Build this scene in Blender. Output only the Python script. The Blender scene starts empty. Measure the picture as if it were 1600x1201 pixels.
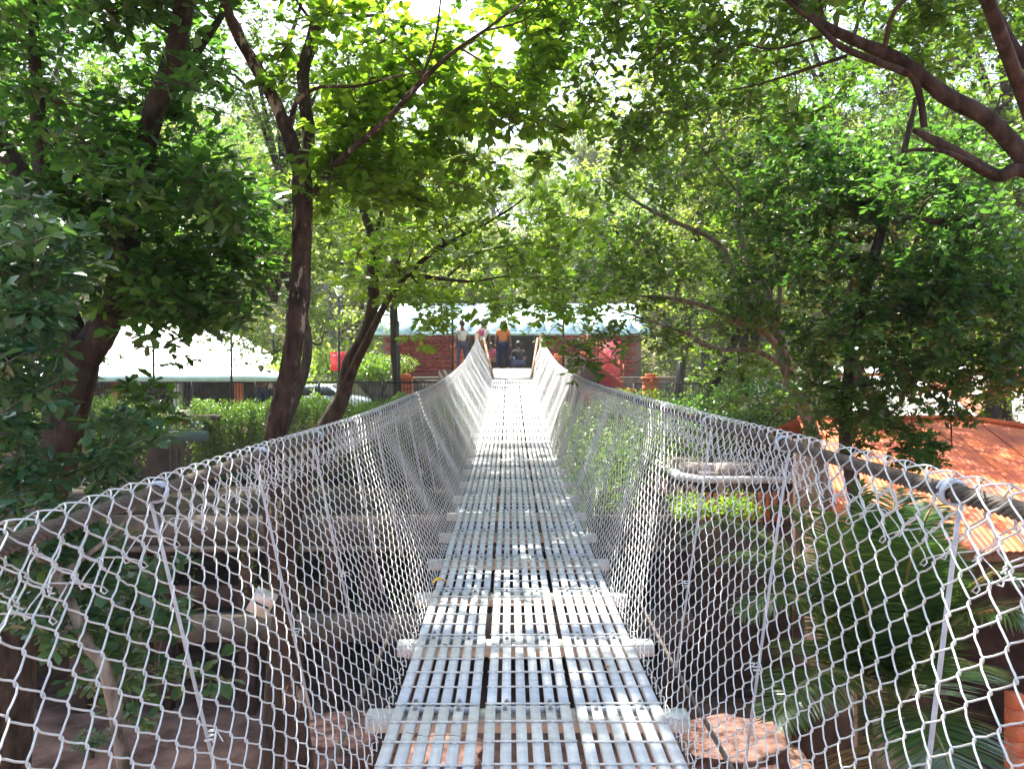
import bpy, math, random
import numpy as np
from mathutils import Vector, Matrix, noise
random.seed(7)
rng = np.random.default_rng(11)
R = math.radians
EYE = 8.0
F = 1250.0

# ------------------------------------------------------------------ camera, sky, sun, exposure
scn = bpy.context.scene
cam = bpy.data.cameras.new('camera')
cam_o = bpy.data.objects.new('camera', cam)
scn.collection.objects.link(cam_o)
cam.sensor_width = 36.0
cam.lens = 28.125
cam.clip_start = 0.05
cam.clip_end = 2000
cam_o.location = (0, 0, EYE)
cam_o.rotation_euler = (R(90 - 0.94), 0, R(-0.18))
scn.camera = cam_o
SUN_EL, SUN_AZ = 62, -24          # azimuth from +Y (ahead), negative = to the left
w = bpy.data.worlds.new('World'); scn.world = w; w.use_nodes = True
nt = w.node_tree
sky = nt.nodes.new('ShaderNodeTexSky'); sky.sky_type = 'NISHITA'; sky.sun_disc = False
sky.sun_elevation = R(SUN_EL); sky.sun_rotation = R(SUN_AZ)
sky.dust_density = 4.0; sky.air_density = 1.0; sky.ozone_density = 1.0
bg = nt.nodes['Background']; bg.inputs[1].default_value = 0.15
nt.links.new(sky.outputs[0], bg.inputs[0])
sl = bpy.data.lights.new('sun', 'SUN'); sl.energy = 5.0; sl.angle = R(0.53); sl.color = (1.0, 0.95, 0.86)
so = bpy.data.objects.new('sun', sl); scn.collection.objects.link(so)
sd = Vector((math.sin(R(SUN_AZ)) * math.cos(R(SUN_EL)), math.cos(R(SUN_AZ)) * math.cos(R(SUN_EL)), math.sin(R(SUN_EL))))
so.rotation_euler = sd.to_track_quat('Z', 'Y').to_euler()
so.location = (0, 0, 40)
scn.view_settings.view_transform = 'Standard'
scn.view_settings.look = 'None'
scn.view_settings.exposure = 2.1
scn.view_settings.gamma = 1.0
scn.view_settings.use_curve_mapping = False
cy = scn.cycles
cy.max_bounces = 7; cy.diffuse_bounces = 4; cy.glossy_bounces = 2; cy.transmission_bounces = 5; cy.transparent_max_bounces = 4
cy.sample_clamp_indirect = 8
cy.use_denoising = True

# ------------------------------------------------------------------ helpers
def P(px, py, d):
    return Vector(((px - 796) / F * d, d, EYE + (580 - py) / F * d))

class MB:
    def __init__(s): s.v = []; s.f = []; s.n = 0
    def add(s, V, *Fs):
        V = np.asarray(V, dtype=np.float32).reshape(-1, 3)
        s.v.append(V)
        for f in Fs:
            f = np.asarray(f, dtype=np.int64)
            if f.size: s.f.append(f + s.n)
        s.n += len(V)
        return s
    def box(s, c, size, rot=None):
        x, y, z = [a / 2 for a in size]
        V = np.array([(-x,-y,-z),(x,-y,-z),(x,y,-z),(-x,y,-z),(-x,-y,z),(x,-y,z),(x,y,z),(-x,y,z)], dtype=float)
        if rot is not None: V = V @ np.array(rot.to_3x3()).T
        V += np.array(c)
        return s.add(V, [(0,3,2,1),(4,5,6,7),(0,1,5,4),(1,2,6,5),(2,3,7,6),(3,0,4,7)])
    def tube(s, pts, rad, sides=6, cap=True):
        pts = np.asarray([tuple(p) for p in pts], dtype=float); n = len(pts)
        rad = np.full(n, rad, dtype=float) if np.isscalar(rad) else np.asarray(rad, dtype=float)
        V, Fq = batch_tube(pts[None], rad[None], sides)
        s.add(V, Fq)
        if cap:
            b = s.n - n * sides
            s.f.append(np.array([[b + (sides - 1 - k) for k in range(sides)]]))
            s.f.append(np.array([[b + (n - 1) * sides + k for k in range(sides)]]))
        return s
    def prism(s, poly, z0, z1, xf=None):
        n = len(poly)
        V = [(x, y, z0) for x, y in poly] + [(x, y, z1) for x, y in poly]
        if xf: V = [tuple(xf(p)) for p in V]
        s.add(V, [tuple(range(n))[::-1]], [tuple(range(n, 2*n))], [(i, (i+1) % n, n + (i+1) % n, n + i) for i in range(n)])
        return s
    def mesh(s, name, mat=None, smooth=False):
        me = bpy.data.meshes.new(name)
        V = np.concatenate(s.v) if s.v else np.zeros((0, 3), np.float32)
        me.vertices.add(len(V)); me.vertices.foreach_set('co', V.ravel())
        loops = np.concatenate([f.ravel() for f in s.f]); 
        tot = np.concatenate([np.full(len(f), f.shape[1]) for f in s.f])
        st = np.concatenate([[0], np.cumsum(tot)[:-1]])
        me.loops.add(len(loops)); me.loops.foreach_set('vertex_index', loops.astype(np.int32))
        me.polygons.add(len(tot)); me.polygons.foreach_set('loop_start', st.astype(np.int32))
        me.polygons.foreach_set('loop_total', tot.astype(np.int32))
        if smooth: me.polygons.foreach_set('use_smooth', np.ones(len(tot), bool))
        me.update(calc_edges=True)
        if mat: me.materials.append(mat)
        return me
    def obj(s, name, mat=None, parent=None, smooth=False, **kw):
        return link(name, s.mesh(name, mat, smooth), parent, **kw)

def batch_tube(Pt, Rd, sides):
    """Pt (N,K,3), Rd (N,K) -> verts, quads"""
    N, K, _ = Pt.shape
    T = np.empty_like(Pt)
    T[:, 1:-1] = Pt[:, 2:] - Pt[:, :-2]; T[:, 0] = Pt[:, 1] - Pt[:, 0]; T[:, -1] = Pt[:, -1] - Pt[:, -2]
    T /= np.linalg.norm(T, axis=2, keepdims=True) + 1e-9
    m = Pt[:, -1] - Pt[:, 0]
    ref = np.where((np.abs(m[:, 2:3]) > 0.75 * (np.linalg.norm(m, axis=1, keepdims=True) + 1e-9)), np.array([[1.0, 0.1, 0]]), np.array([[0, 0.05, 1.0]]))[:, None, :]
    A = np.cross(T, ref); A /= np.linalg.norm(A, axis=2, keepdims=True) + 1e-9
    B = np.cross(T, A)
    a = np.arange(sides) * 2 * math.pi / sides
    V = Pt[:, :, None] + Rd[:, :, None, None] * (A[:, :, None] * np.cos(a)[None, None, :, None] + B[:, :, None] * np.sin(a)[None, None, :, None])
    idx = np.arange(N * K * sides).reshape(N, K, sides)
    q = np.stack([idx[:, :-1], np.roll(idx, -1, 2)[:, :-1], np.roll(idx, -1, 2)[:, 1:], idx[:, 1:]], -1)
    return V.reshape(-1, 3), q.reshape(-1, 4)

def props(o, label=None, category=None, group=None, kind=None):
    if label: o['label'] = label
    if category: o['category'] = category
    if group: o['group'] = group
    if kind: o['kind'] = kind
    return o
def link(name, data, parent=None, **kw):
    o = bpy.data.objects.new(name, data); scn.collection.objects.link(o)
    if parent is not None: o.parent = parent
    return props(o, **kw)
def thing(name, label, category, loc=(0, 0, 0), rz=0, group=None):
    o = link(name, None, None, label=label, category=category, group=group)
    o.location = loc; o.rotation_euler = (0, 0, rz); return o
def copy_tree(o, parent=None):
    c = o.copy(); scn.collection.objects.link(c)
    if parent is not None: c.parent = parent
    for ch in list(o.children): copy_tree(ch, c)
    return c
def catmull(pts, per=6):
    pts = [np.array(tuple(p), dtype=float) for p in pts]
    q = [2*pts[0]-pts[1]] + pts + [2*pts[-1]-pts[-2]]
    out = []
    for i in range(1, len(q) - 2):
        for k in range(per):
            t = k / per
            out.append(0.5*((2*q[i]) + (q[i+1]-q[i-1])*t + (2*q[i-1]-5*q[i]+4*q[i+1]-q[i+2])*t*t + (3*q[i]-q[i-1]-3*q[i+1]+q[i+2])*t**3))
    out.append(pts[-1]); return np.array(out)

# ------------------------------------------------------------------ materials
def mat(name, col, rough=0.7, metal=0.0, var=0.25, scale=6.0, bump=0.0, bscale=None, col2=None, detail=6, spec=0.5, stretch=None, rnd=0.0):
    m = bpy.data.materials.new(name); m.use_nodes = True
    n = m.node_tree.nodes; l = m.node_tree.links; b = n['Principled BSDF']
    tc = n.new('ShaderNodeTexCoord'); mp = n.new('ShaderNodeMapping'); l.new(tc.outputs['Object'], mp.inputs[0])
    if stretch: mp.inputs['Scale'].default_value = stretch
    nz = n.new('ShaderNodeTexNoise'); nz.inputs['Scale'].default_value = scale; nz.inputs['Detail'].default_value = detail; nz.inputs['Roughness'].default_value = 0.62
    l.new(mp.outputs[0], nz.inputs[0])
    rp = n.new('ShaderNodeValToRGB'); l.new(nz.outputs['Fac'], rp.inputs[0])
    c = np.array(col); c2 = np.array(col2) if col2 is not None else np.minimum(c * (1 + var), 1)
    rp.color_ramp.elements[0].position = 0.33; rp.color_ramp.elements[0].color = (*(c * (1 - var)), 1)
    rp.color_ramp.elements[1].position = 0.68; rp.color_ramp.elements[1].color = (*c2, 1)
    out = rp.outputs[0]
    if rnd:
        oi = n.new('ShaderNodeObjectInfo'); hs = n.new('ShaderNodeHueSaturation')
        mr = n.new('ShaderNodeMapRange'); mr.inputs['To Min'].default_value = 1 - rnd; mr.inputs['To Max'].default_value = 1 + rnd
        l.new(oi.outputs['Random'], mr.inputs[0]); l.new(mr.outputs[0], hs.inputs['Value']); l.new(out, hs.inputs['Color']); out = hs.outputs[0]
    l.new(out, b.inputs['Base Color'])
    b.inputs['Roughness'].default_value = rough; b.inputs['Metallic'].default_value = metal
    b.inputs['Specular IOR Level'].default_value = spec
    if bump:
        n2 = n.new('ShaderNodeTexNoise'); n2.inputs['Scale'].default_value = bscale or scale * 4; n2.inputs['Detail'].default_value = 8
        l.new(mp.outputs[0], n2.inputs[0])
        bp = n.new('ShaderNodeBump'); bp.inputs['Strength'].default_value = bump; bp.inputs['Distance'].default_value = 0.02
        l.new(n2.outputs['Fac'], bp.inputs['Height']); l.new(bp.outputs[0], b.inputs['Normal'])
    return m

def leafmat(name, c0, c1, c2, trans=0.45, tboost=2.2, rough=0.38, spec=0.5):
    m = bpy.data.materials.new(name); m.use_nodes = True
    n = m.node_tree.nodes; l = m.node_tree.links; b = n['Principled BSDF']; out = n['Material Output']
    g = n.new('ShaderNodeNewGeometry'); rp = n.new('ShaderNodeValToRGB'); l.new(g.outputs['Random Per Island'], rp.inputs[0])
    e = rp.color_ramp.elements; e[0].position = 0.0; e[0].color = (*c0, 1); e[1].position = 0.93; e[1].color = (*c2, 1)
    k = e.new(0.55); k.color = (*c1, 1)
    l.new(rp.outputs[0], b.inputs['Base Color']); b.inputs['Roughness'].default_value = rough; b.inputs['Specular IOR Level'].default_value = spec
    t = n.new('ShaderNodeBsdfTranslucent'); vm = n.new('ShaderNodeVectorMath'); vm.operation = 'MULTIPLY'
    vm.inputs[1].default_value = (tboost * 1.25, tboost * 1.15, tboost * 0.45)
    l.new(rp.outputs[0], vm.inputs[0]); l.new(vm.outputs[0], t.inputs[0])
    mx = n.new('ShaderNodeMixShader'); mx.inputs[0].default_value = trans
    l.new(b.outputs[0], mx.inputs[1]); l.new(t.outputs[0], mx.inputs[2]); l.new(mx.outputs[0], out.inputs[0])
    return m

M = {}
M['galv'] = mat('galvanised_steel', (0.54, 0.57, 0.59), 0.55, 0.12, 0.2, 16, 0.03, 60, rnd=0.09, detail=12)
M['galv_beam'] = mat('galvanised_beam', (0.46, 0.47, 0.43), 0.6, 0.1, 0.18, 14, rnd=0.08)
M['wire'] = mat('zinc_wire', (0.54, 0.555, 0.55), 0.42, 0.25, 0.12, 20)
M['rod'] = mat('zinc_rod', (0.46, 0.51, 0.56), 0.5, 0.15, 0.15, 25)
M['weld'] = mat('cross_rod_steel', (0.62, 0.60, 0.56), 0.4, 0.3, 0.25, 30)
M['cable'] = mat('weathered_cable', (0.095, 0.075, 0.06), 0.7, 0.2, 0.35, 18, 0.3, 120)
M['bolt'] = mat('bolt_steel', (0.28, 0.27, 0.25), 0.5, 0.5, 0.3, 40)
M['bark'] = mat('dark_bark', (0.032, 0.024, 0.018), 0.9, 0, 0.5, 9, 0.9, 26, col2=(0.075, 0.058, 0.044), spec=0.2, stretch=(1, 1, 0.35))
M['bark_red'] = mat('reddish_bark', (0.035, 0.021, 0.016), 0.9, 0, 0.5, 12, 0.9, 30, col2=(0.085, 0.055, 0.042), spec=0.2, stretch=(1, 1, 0.4))
M['bark_pale'] = mat('pale_bark', (0.10, 0.085, 0.066), 0.85, 0, 0.45, 10, 0.6, 30, col2=(0.30, 0.265, 0.21), spec=0.2, stretch=(1, 1, 0.4))
M['twig'] = mat('twig_bark', (0.075, 0.055, 0.038), 0.85, 0, 0.3, 12, spec=0.2)
M['soil'] = mat('red_soil', (0.13, 0.072, 0.055), 0.95, 0, 0.45, 1.3, 0.8, 9, col2=(0.27, 0.165, 0.125), spec=0.1)
M['litter'] = mat('leaf_litter_ground', (0.06, 0.07, 0.025), 0.95, 0, 0.5, 1.2, 0.8, 7, col2=(0.15, 0.14, 0.06), spec=0.1)
M['laterite'] = mat('rough_laterite', (0.09, 0.045, 0.036), 0.95, 0, 0.6, 4, 1.0, 16, col2=(0.22, 0.13, 0.105), spec=0.1)
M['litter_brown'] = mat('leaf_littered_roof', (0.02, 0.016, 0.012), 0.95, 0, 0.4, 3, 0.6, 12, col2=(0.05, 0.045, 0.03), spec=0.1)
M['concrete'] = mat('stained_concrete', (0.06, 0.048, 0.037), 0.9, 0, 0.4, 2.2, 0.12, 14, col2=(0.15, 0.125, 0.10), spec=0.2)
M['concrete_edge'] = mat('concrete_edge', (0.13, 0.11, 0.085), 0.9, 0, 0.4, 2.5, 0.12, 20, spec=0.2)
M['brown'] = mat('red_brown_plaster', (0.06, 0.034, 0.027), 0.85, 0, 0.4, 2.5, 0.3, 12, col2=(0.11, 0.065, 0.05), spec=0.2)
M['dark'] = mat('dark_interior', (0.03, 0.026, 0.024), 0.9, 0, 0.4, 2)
M['brick'] = mat('laterite_brick', (0.30, 0.05, 0.03), 0.9, 0, 0.3, 14, 0.5, 40, rnd=0.22, spec=0.2)
M['mortar'] = mat('mortar', (0.20, 0.10, 0.07), 0.95, 0, 0.2, 10)
M['orange'] = mat('orange_laterite', (0.55, 0.15, 0.06), 0.85, 0, 0.25, 8, 0.3)
M['roof_teal'] = mat('teal_metal_roof', (0.36, 0.54, 0.56), 0.45, 0.1, 0.15, 3, rnd=0.06)
M['roof_white'] = mat('white_roof_membrane', (0.78, 0.79, 0.77), 0.6, 0, 0.06, 1.5, 0.1, 5)
M['teal_trim'] = mat('pale_teal_trim', (0.42, 0.60, 0.58), 0.55, 0, 0.12, 3)
M['teal_dark'] = mat('dull_teal_paint', (0.10, 0.17, 0.16), 0.7, 0, 0.2, 4)
M['roof_red'] = mat('red_corrugated_roof', (0.42, 0.042, 0.012), 0.6, 0.0, 0.4, 2.2, 0.1, 30, col2=(0.62, 0.13, 0.018), rnd=0.16, detail=12)
M['roof_white2'] = mat('white_sheet_roof', (0.74, 0.70, 0.68), 0.5, 0, 0.1, 2)
M['black'] = mat('black_steel', (0.02, 0.02, 0.022), 0.5, 0.3, 0.2, 10)
M['wood'] = mat('weathered_wood', (0.22, 0.13, 0.075), 0.8, 0, 0.3, 9, 0.3, 30, stretch=(4, 1, 1))
M['red_paint'] = mat('red_paint', (0.62, 0.02, 0.02), 0.4, 0, 0.1, 5)
M['pink_paint'] = mat('pink_red_paint', (0.55, 0.05, 0.09), 0.6, 0, 0.12, 5)
M['glass_dark'] = mat('dark_glass', (0.03, 0.04, 0.05), 0.08, 0, 0.1, 5)
M['car_paint'] = mat('pale_car_paint', (0.60, 0.68, 0.70), 0.25, 0.0, 0.03, 3)
M['rubber'] = mat('rubber', (0.02, 0.02, 0.02), 0.8, 0, 0.1, 5)
M['lamp_glass'] = mat('frosted_lamp_glass', (0.75, 0.76, 0.74), 0.3, 0, 0.03, 5)
M['stone'] = mat('pinkish_stone', (0.36, 0.25, 0.22), 0.9, 0, 0.3, 5, 0.5, 18, col2=(0.48, 0.40, 0.36), rnd=0.15)
M['skin'] = mat('brown_skin', (0.22, 0.11, 0.065), 0.6, 0, 0.08, 10)
M['hair'] = mat('black_hair', (0.012, 0.010, 0.009), 0.6, 0, 0.3, 30)
M['yellow_leaf'] = mat('yellow_leaf', (0.75, 0.47, 0.03), 0.5, 0, 0.15, 30)
M['pale_box'] = mat('pale_metal_case', (0.55, 0.60, 0.57), 0.45, 0.2, 0.12, 8)
for nme, c in dict(cloth_white=(0.72,0.72,0.68), cloth_jeans=(0.10,0.12,0.18), cloth_orange=(0.70,0.25,0.09), cloth_navy=(0.025,0.035,0.09),
                   cloth_grey=(0.05,0.05,0.06), cloth_pink=(0.55,0.12,0.20), cloth_tan=(0.30,0.20,0.12), cloth_brown=(0.28,0.12,0.07)).items():
    M[nme] = mat(nme, c, 0.9, 0, 0.12, 12, spec=0.1)
# lichen-patched bark for the slim central tree
def lichen():
    m = mat('lichen_patched_bark', (0.035, 0.023, 0.018), 0.9, 0, 0.5, 12, 0.9, 30, col2=(0.085, 0.058, 0.045), spec=0.2, stretch=(1, 1, 0.4))
    n = m.node_tree.nodes; l = m.node_tree.links; b = n['Principled BSDF']
    src = b.inputs['Base Color'].links[0].from_socket
    tc = n.new('ShaderNodeTexCoord'); mp = n.new('ShaderNodeMapping'); mp.inputs['Scale'].default_value = (1, 1, 0.38); l.new(tc.outputs['Object'], mp.inputs[0])
    nz = n.new('ShaderNodeTexNoise'); nz.inputs['Scale'].default_value = 7.0; nz.inputs['Detail'].default_value = 9; nz.inputs['Roughness'].default_value = 0.75
    l.new(mp.outputs[0], nz.inputs[0]); rp = n.new('ShaderNodeValToRGB'); l.new(nz.outputs['Fac'], rp.inputs[0])
    rp.color_ramp.elements[0].position = 0.56; rp.color_ramp.elements[1].position = 0.60
    mx = n.new('ShaderNodeMix'); mx.data_type = 'RGBA'; l.new(rp.outputs[0], mx.inputs[0]); l.new(src, mx.inputs[6]); mx.inputs[7].default_value = (0.30, 0.26, 0.19, 1)
    l.new(mx.outputs[2], b.inputs['Base Color']); return m
M['lichen'] = lichen()
L = {}
L['bright'] = leafmat('bright_leaf', (0.055, 0.115, 0.018), (0.075, 0.15, 0.022), (0.12, 0.19, 0.03), 0.55, 2.6)
L['mid'] = leafmat('mid_green_leaf', (0.035, 0.085, 0.018), (0.05, 0.11, 0.022), (0.085, 0.15, 0.025), 0.45, 2.2)
L['dark'] = leafmat('dark_glossy_leaf', (0.022, 0.066, 0.02), (0.034, 0.092, 0.026), (0.06, 0.14, 0.032), 0.5, 2.3, 0.3, 0.65)
L['blue'] = leafmat('blue_green_leaf', (0.04, 0.10, 0.05), (0.055, 0.13, 0.065), (0.08, 0.165, 0.06), 0.3, 1.7, 0.3, 0.6)
L['far'] = leafmat('far_pale_leaf', (0.08, 0.135, 0.035), (0.11, 0.17, 0.045), (0.17, 0.21, 0.07), 0.52, 2.5, 0.42)  # pale green, lightened further to suggest the bright glow over the far trees
L['vine'] = leafmat('vine_leaf', (0.05, 0.115, 0.015), (0.075, 0.16, 0.02), (0.12, 0.21, 0.03), 0.4, 2.0, 0.4)
L['palm'] = leafmat('palm_leaflet', (0.03, 0.075, 0.025), (0.045, 0.10, 0.03), (0.075, 0.14, 0.04), 0.3, 1.9, 0.25, 0.8)
L['palm_dry'] = leafmat('dry_palm_leaflet', (0.16, 0.13, 0.06), (0.20, 0.18, 0.10), (0.26, 0.24, 0.14), 0.3, 1.2, 0.5)

# ------------------------------------------------------------------ leaf geometry
OV = np.array([(0,0,0),(.32,.17,.02),(.72,.27,.03),(1,0,-.06),(.72,-.27,.03),(.32,-.17,.02),(.36,0,-.03),(.74,0,-.03)], float)
OQ = np.array([(0,1,6,6),(0,6,5,5),(1,2,7,6),(6,7,4,5),(2,3,7,7),(7,3,4,4)])
OT = [np.array([(0,6,1),(0,5,6),(2,7,3),(7,4,3)]), np.array([(1,6,7,2),(6,5,4,7)])]
KV = np.array([(0,0,0),(.5,.28,.05),(1,0,-.04),(.5,-.28,.05)], float)
KT = [np.array([(0,2,1),(0,3,2)])]
def leaves(mb, pos, dirs, nrm, size, kind='oval', wid=1.0):
    N = len(pos)
    if not N: return
    X = dirs / (np.linalg.norm(dirs, axis=1, keepdims=True) + 1e-9)
    Y = np.cross(nrm, X); Y /= np.linalg.norm(Y, axis=1, keepdims=True) + 1e-9
    Z = np.cross(X, Y)
    V0, Ts = (OV, OT) if kind == 'oval' else (KV, KT)
    k = len(V0)
    V = pos[:, None] + size[:, None, None] * (X[:, None] * V0[None, :, 0:1] + Y[:, None] * V0[None, :, 1:2] * wid + Z[:, None] * V0[None, :, 2:3])
    off = (np.arange(N) * k)[:, None, None]
    mb.add(V.reshape(-1, 3), *[(T[None] + off).reshape(-1, T.shape[1]) for T in Ts])

class Tree:
    def __init__(s, name, label, leafm, bark, cat='tree', group=None, base=None, rs=1.0):
        s.rs = rs
        s.base = np.array(tuple(base)) if base is not None else np.zeros(3)
        s.t = thing(name, label, cat, group=group, loc=tuple(s.base))
        s.leafm, s.bark = leafm, bark
        s.trunk = MB(); s.br = MB(); s.lf = MB(); s.nodes = []
        s.tw = []; s.lm = []
    def limb(s, pts, sides=12, main=True, per=6, rough=0.10, ctrl=True):
        """pts: (px,py,d,r)"""
        p4 = [(*P(a, b, c), r*s.rs) for a, b, c, r in pts] if ctrl else pts
        C = catmull(p4, per)
        s.raw(C[:, :3], C[:, 3], sides, main, rough)
    def raw(s, pts, rad, sides=12, main=True, rough=0.10):
        V, q = batch_tube(pts[None], rad[None], sides)
        if sides >= 8:
            Vr = V.reshape(len(pts), sides, 3)
            for i in range(len(pts)):
                c = pts[i]
                for j in range(sides):
                    n_ = noise.fractal(Vector(Vr[i, j]) * min(0.22 / max(rad[i], .03), 2.6), 1.0, 2.0, 2)
                    Vr[i, j] = c + (Vr[i, j] - c) * (1 + rough * 1.6 * n_)
            V = Vr.reshape(-1, 3)
        (s.trunk if main else s.br).add(V, q)
        step = max(1, len(pts) // 40)
        for i in range(0, len(pts), step): s.nodes.append((*pts[i], rad[i]))
    def clumps(s, cs, clump_r, ends, per, size, tw_r=0.0035, branch=True, kind='oval', up=0.75, jit=0.4, along=2, flat=0.6, wid=1.0, maxlen=None):
        """cs (n,3) clump centres; grows a branch to each, twigs and rosettes of leaves in it"""
        cs = np.asarray(cs)
        if len(s.nodes) and branch:
            nd = np.array(s.nodes)
            d0 = np.min(np.linalg.norm(cs[:, None] - nd[None, :, :3], axis=2), axis=1)
            cs = cs[np.argsort(d0)]
        allE, allS = [], []
        for c in cs:
            if branch and s.nodes:
                nd = np.array(s.nodes)
                dist = np.linalg.norm(nd[:, :3] - c, axis=1) + 0.35 * np.maximum(nd[:, 2] - c[2] + 0.3, 0)
                k = int(np.argmin(dist)); a = nd[k, :3]; r0 = min(nd[k, 3] * 0.7, 0.012 + 0.016 * dist[k])
                ln = np.linalg.norm(c - a)
                if ln > 0.12 and (maxlen is None or ln < maxlen):
                    m1 = a + (c - a) * 0.35 + rng.normal(0, 0.09, 3) * ln + np.array([0, 0, 0.08 * ln])
                    m2 = a + (c - a) * 0.7 + rng.normal(0, 0.07, 3) * ln + np.array([0, 0, 0.08 * ln])
                    C = catmull([a, m1, m2, c], 3)
                    rr = np.linspace(r0, max(0.35 * r0, 0.004), len(C))
                    V, q = batch_tube(C[None], rr[None], 5); s.br.add(V, q)
                    for i in (3, 6, len(C) - 1): s.nodes.append((*C[i], rr[i]))
            E = rng.normal(0, 1, (ends, 3)); E /= np.linalg.norm(E, axis=1, keepdims=True)
            E *= (rng.random((ends, 1)) ** 0.45) * clump_r; E[:, 2] *= flat
            allE.append(c + E); allS.append(np.repeat(c[None], ends, 0))
        E = np.concatenate(allE); S = np.concatenate(allS)
        if tw_r:
            mid = (E + S) / 2 + rng.normal(0, clump_r * 0.1, E.shape) + np.array([0, 0, clump_r * 0.08])
            tp = np.stack([S, mid, E], 1); tr = np.tile(np.array([[tw_r * 1.6, tw_r, tw_r * 0.6]]), (len(E), 1))
            V, q = batch_tube(tp, tr, 3); s.br.add(V, q)
        D = E - S; D /= np.linalg.norm(D, axis=1, keepdims=True) + 1e-9
        n = len(E) * per
        ei = np.repeat(np.arange(len(E)), per)
        az = np.tile(np.arange(per) * 2 * math.pi / per, len(E)) + rng.random(n) * 0.9
        el = rng.normal(-0.05, jit, n)
        rad = np.stack([np.cos(az) * np.cos(el), np.sin(az) * np.cos(el), np.sin(el)], 1) + D[ei] * 0.6
        nr = np.stack([rng.normal(0, 1 - up, n) , rng.normal(0, 1 - up, n), np.full(n, 0.9)], 1) + 0.25 * rng.normal(0, 1, (n, 3))
        sz = size * rng.uniform(0.6, 1.2, n)
        leaves(s.lf, E[ei] + rng.normal(0, size * 0.12, (n, 3)), rad, nr, sz, kind, wid)
        if along:
            m = len(E) * along; ei = np.repeat(np.arange(len(E)), along); t = rng.random((m, 1)) * 0.8 + 0.1
            ps = S[ei] * (1 - t) + E[ei] * t
            dr = rng.normal(0, 1, (m, 3)); dr[:, 2] = dr[:, 2] * 0.4 - 0.15
            nr = rng.normal(0, 0.45, (m, 3)); nr[:, 2] += 0.9
            leaves(s.lf, ps, dr, nr, size * rng.uniform(0.55, 1.1, m), kind, wid)
    def done(s):
        for mb, nm, m_, kind in ((s.trunk, 'trunk', s.bark, None), (s.br, 'branches', M['twig'] if s.bark is not M['bark_pale'] else s.bark, 'stuff'), (s.lf, 'foliage', s.leafm, 'stuff')):
            if mb.n:
                mb.v = [v - s.base.astype(np.float32) for v in mb.v]
                mb.obj(nm, m_, s.t, smooth=(nm != 'foliage'), kind=kind)
        return s.t

def in_ellipses(els, n, gap=None):
    """els: (px,py,rx,ry,d0,d1,weight) -> n world points"""
    wts = np.array([e[2] * e[3] * (e[6] if len(e) > 6 else 1) for e in els], float); wts /= wts.sum()
    out = []
    while len(out) < n:
        e = els[rng.choice(len(els), p=wts)]
        a = rng.random() * 2 * math.pi; r = math.sqrt(rng.random())
        px, py = e[0] + math.cos(a) * r * e[2], e[1] + math.sin(a) * r * e[3]
        if gap and any(((px - g[0]) / g[2]) ** 2 + ((py - g[1]) / g[3]) ** 2 < 1 for g in gap): continue
        out.append(tuple(P(px, py, rng.uniform(e[4], e[5]))))
    return np.array(out)

# ------------------------------------------------------------------ terrain
def sheet(name, xs, ys, zf, m, **kw):
    xs = np.asarray(xs); ys = np.asarray(ys)
    X, Y = np.meshgrid(xs, ys)
    Z = np.array([[zf(a, b) for a in xs] for b in ys])
    V = np.stack([X, Y, Z], -1).reshape(-1, 3); nx = len(xs); ny = len(ys)
    i = np.arange(nx * ny).reshape(ny, nx)
    q = np.stack([i[:-1, :-1], i[:-1, 1:], i[1:, 1:], i[1:, :-1]], -1).reshape(-1, 4)
    mb = MB(); mb.add(V, q); return mb.obj(name, m, smooth=True, **kw)
def fbm(x, y, s, o=4): return noise.fractal(Vector((x * s, y * s, 0.3)), 1.0, 2.0, o)
def ss(a, b, x): t = min(max((x - a) / (b - a), 0), 1); return t * t * (3 - 2 * t)
def pit(x, y):
    z = 0.2 + 0.12 * fbm(x, y, 0.5) + 0.05 * fbm(x, y, 2.0)
    z += 6.3 * ss(17, 30, abs(x)) + 6 * ss(8, 22, -y)
    return z
sheet('ground', np.arange(-60, 60.1, 0.4), np.arange(-40, 24.41, 0.4), pit, M['soil'], kind='structure')
PL = 6.3
def hill_z(x, y):
    z = PL + 0.06 * fbm(x, y, 0.6)
    if x < -6: z += 1.7 * ss(32.5, 38, y) * ss(-6, -7.5, x) if x > -7.5 else 1.7 * ss(32.5, 38, y)
    z += 14 * ss(47, 85, y) + 0.5 * fbm(x, y, 0.15) * ss(44, 52, y) + 20 * ss(85, 190, y)
    z += 3.0 * ss(14, 40, x) * ss(30, 60, y)
    return z
sheet('hillside', np.concatenate([np.arange(-220, -40, 12), np.arange(-40, 40, 1.0), np.arange(40, 221, 12)]),
      np.concatenate([[24.4], np.arange(25, 60, 0.9), np.arange(60, 400, 8)]), hill_z, M['litter'], kind='structure')

# retaining wall under the far bank + paved walkway strip
rw = thing('retaining_wall', 'tall stained concrete retaining wall below the far bank, hung with creepers', 'retaining wall', (0, 24.2, 0))
MB().box((0, 0, 3.2), (60, 0.5, 6.9)).obj('wall', M['brown'], rw)
MB().box((0, 1.0, 6.66), (60, 2.6, 0.14)).obj('coping', M['concrete'], rw)
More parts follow.
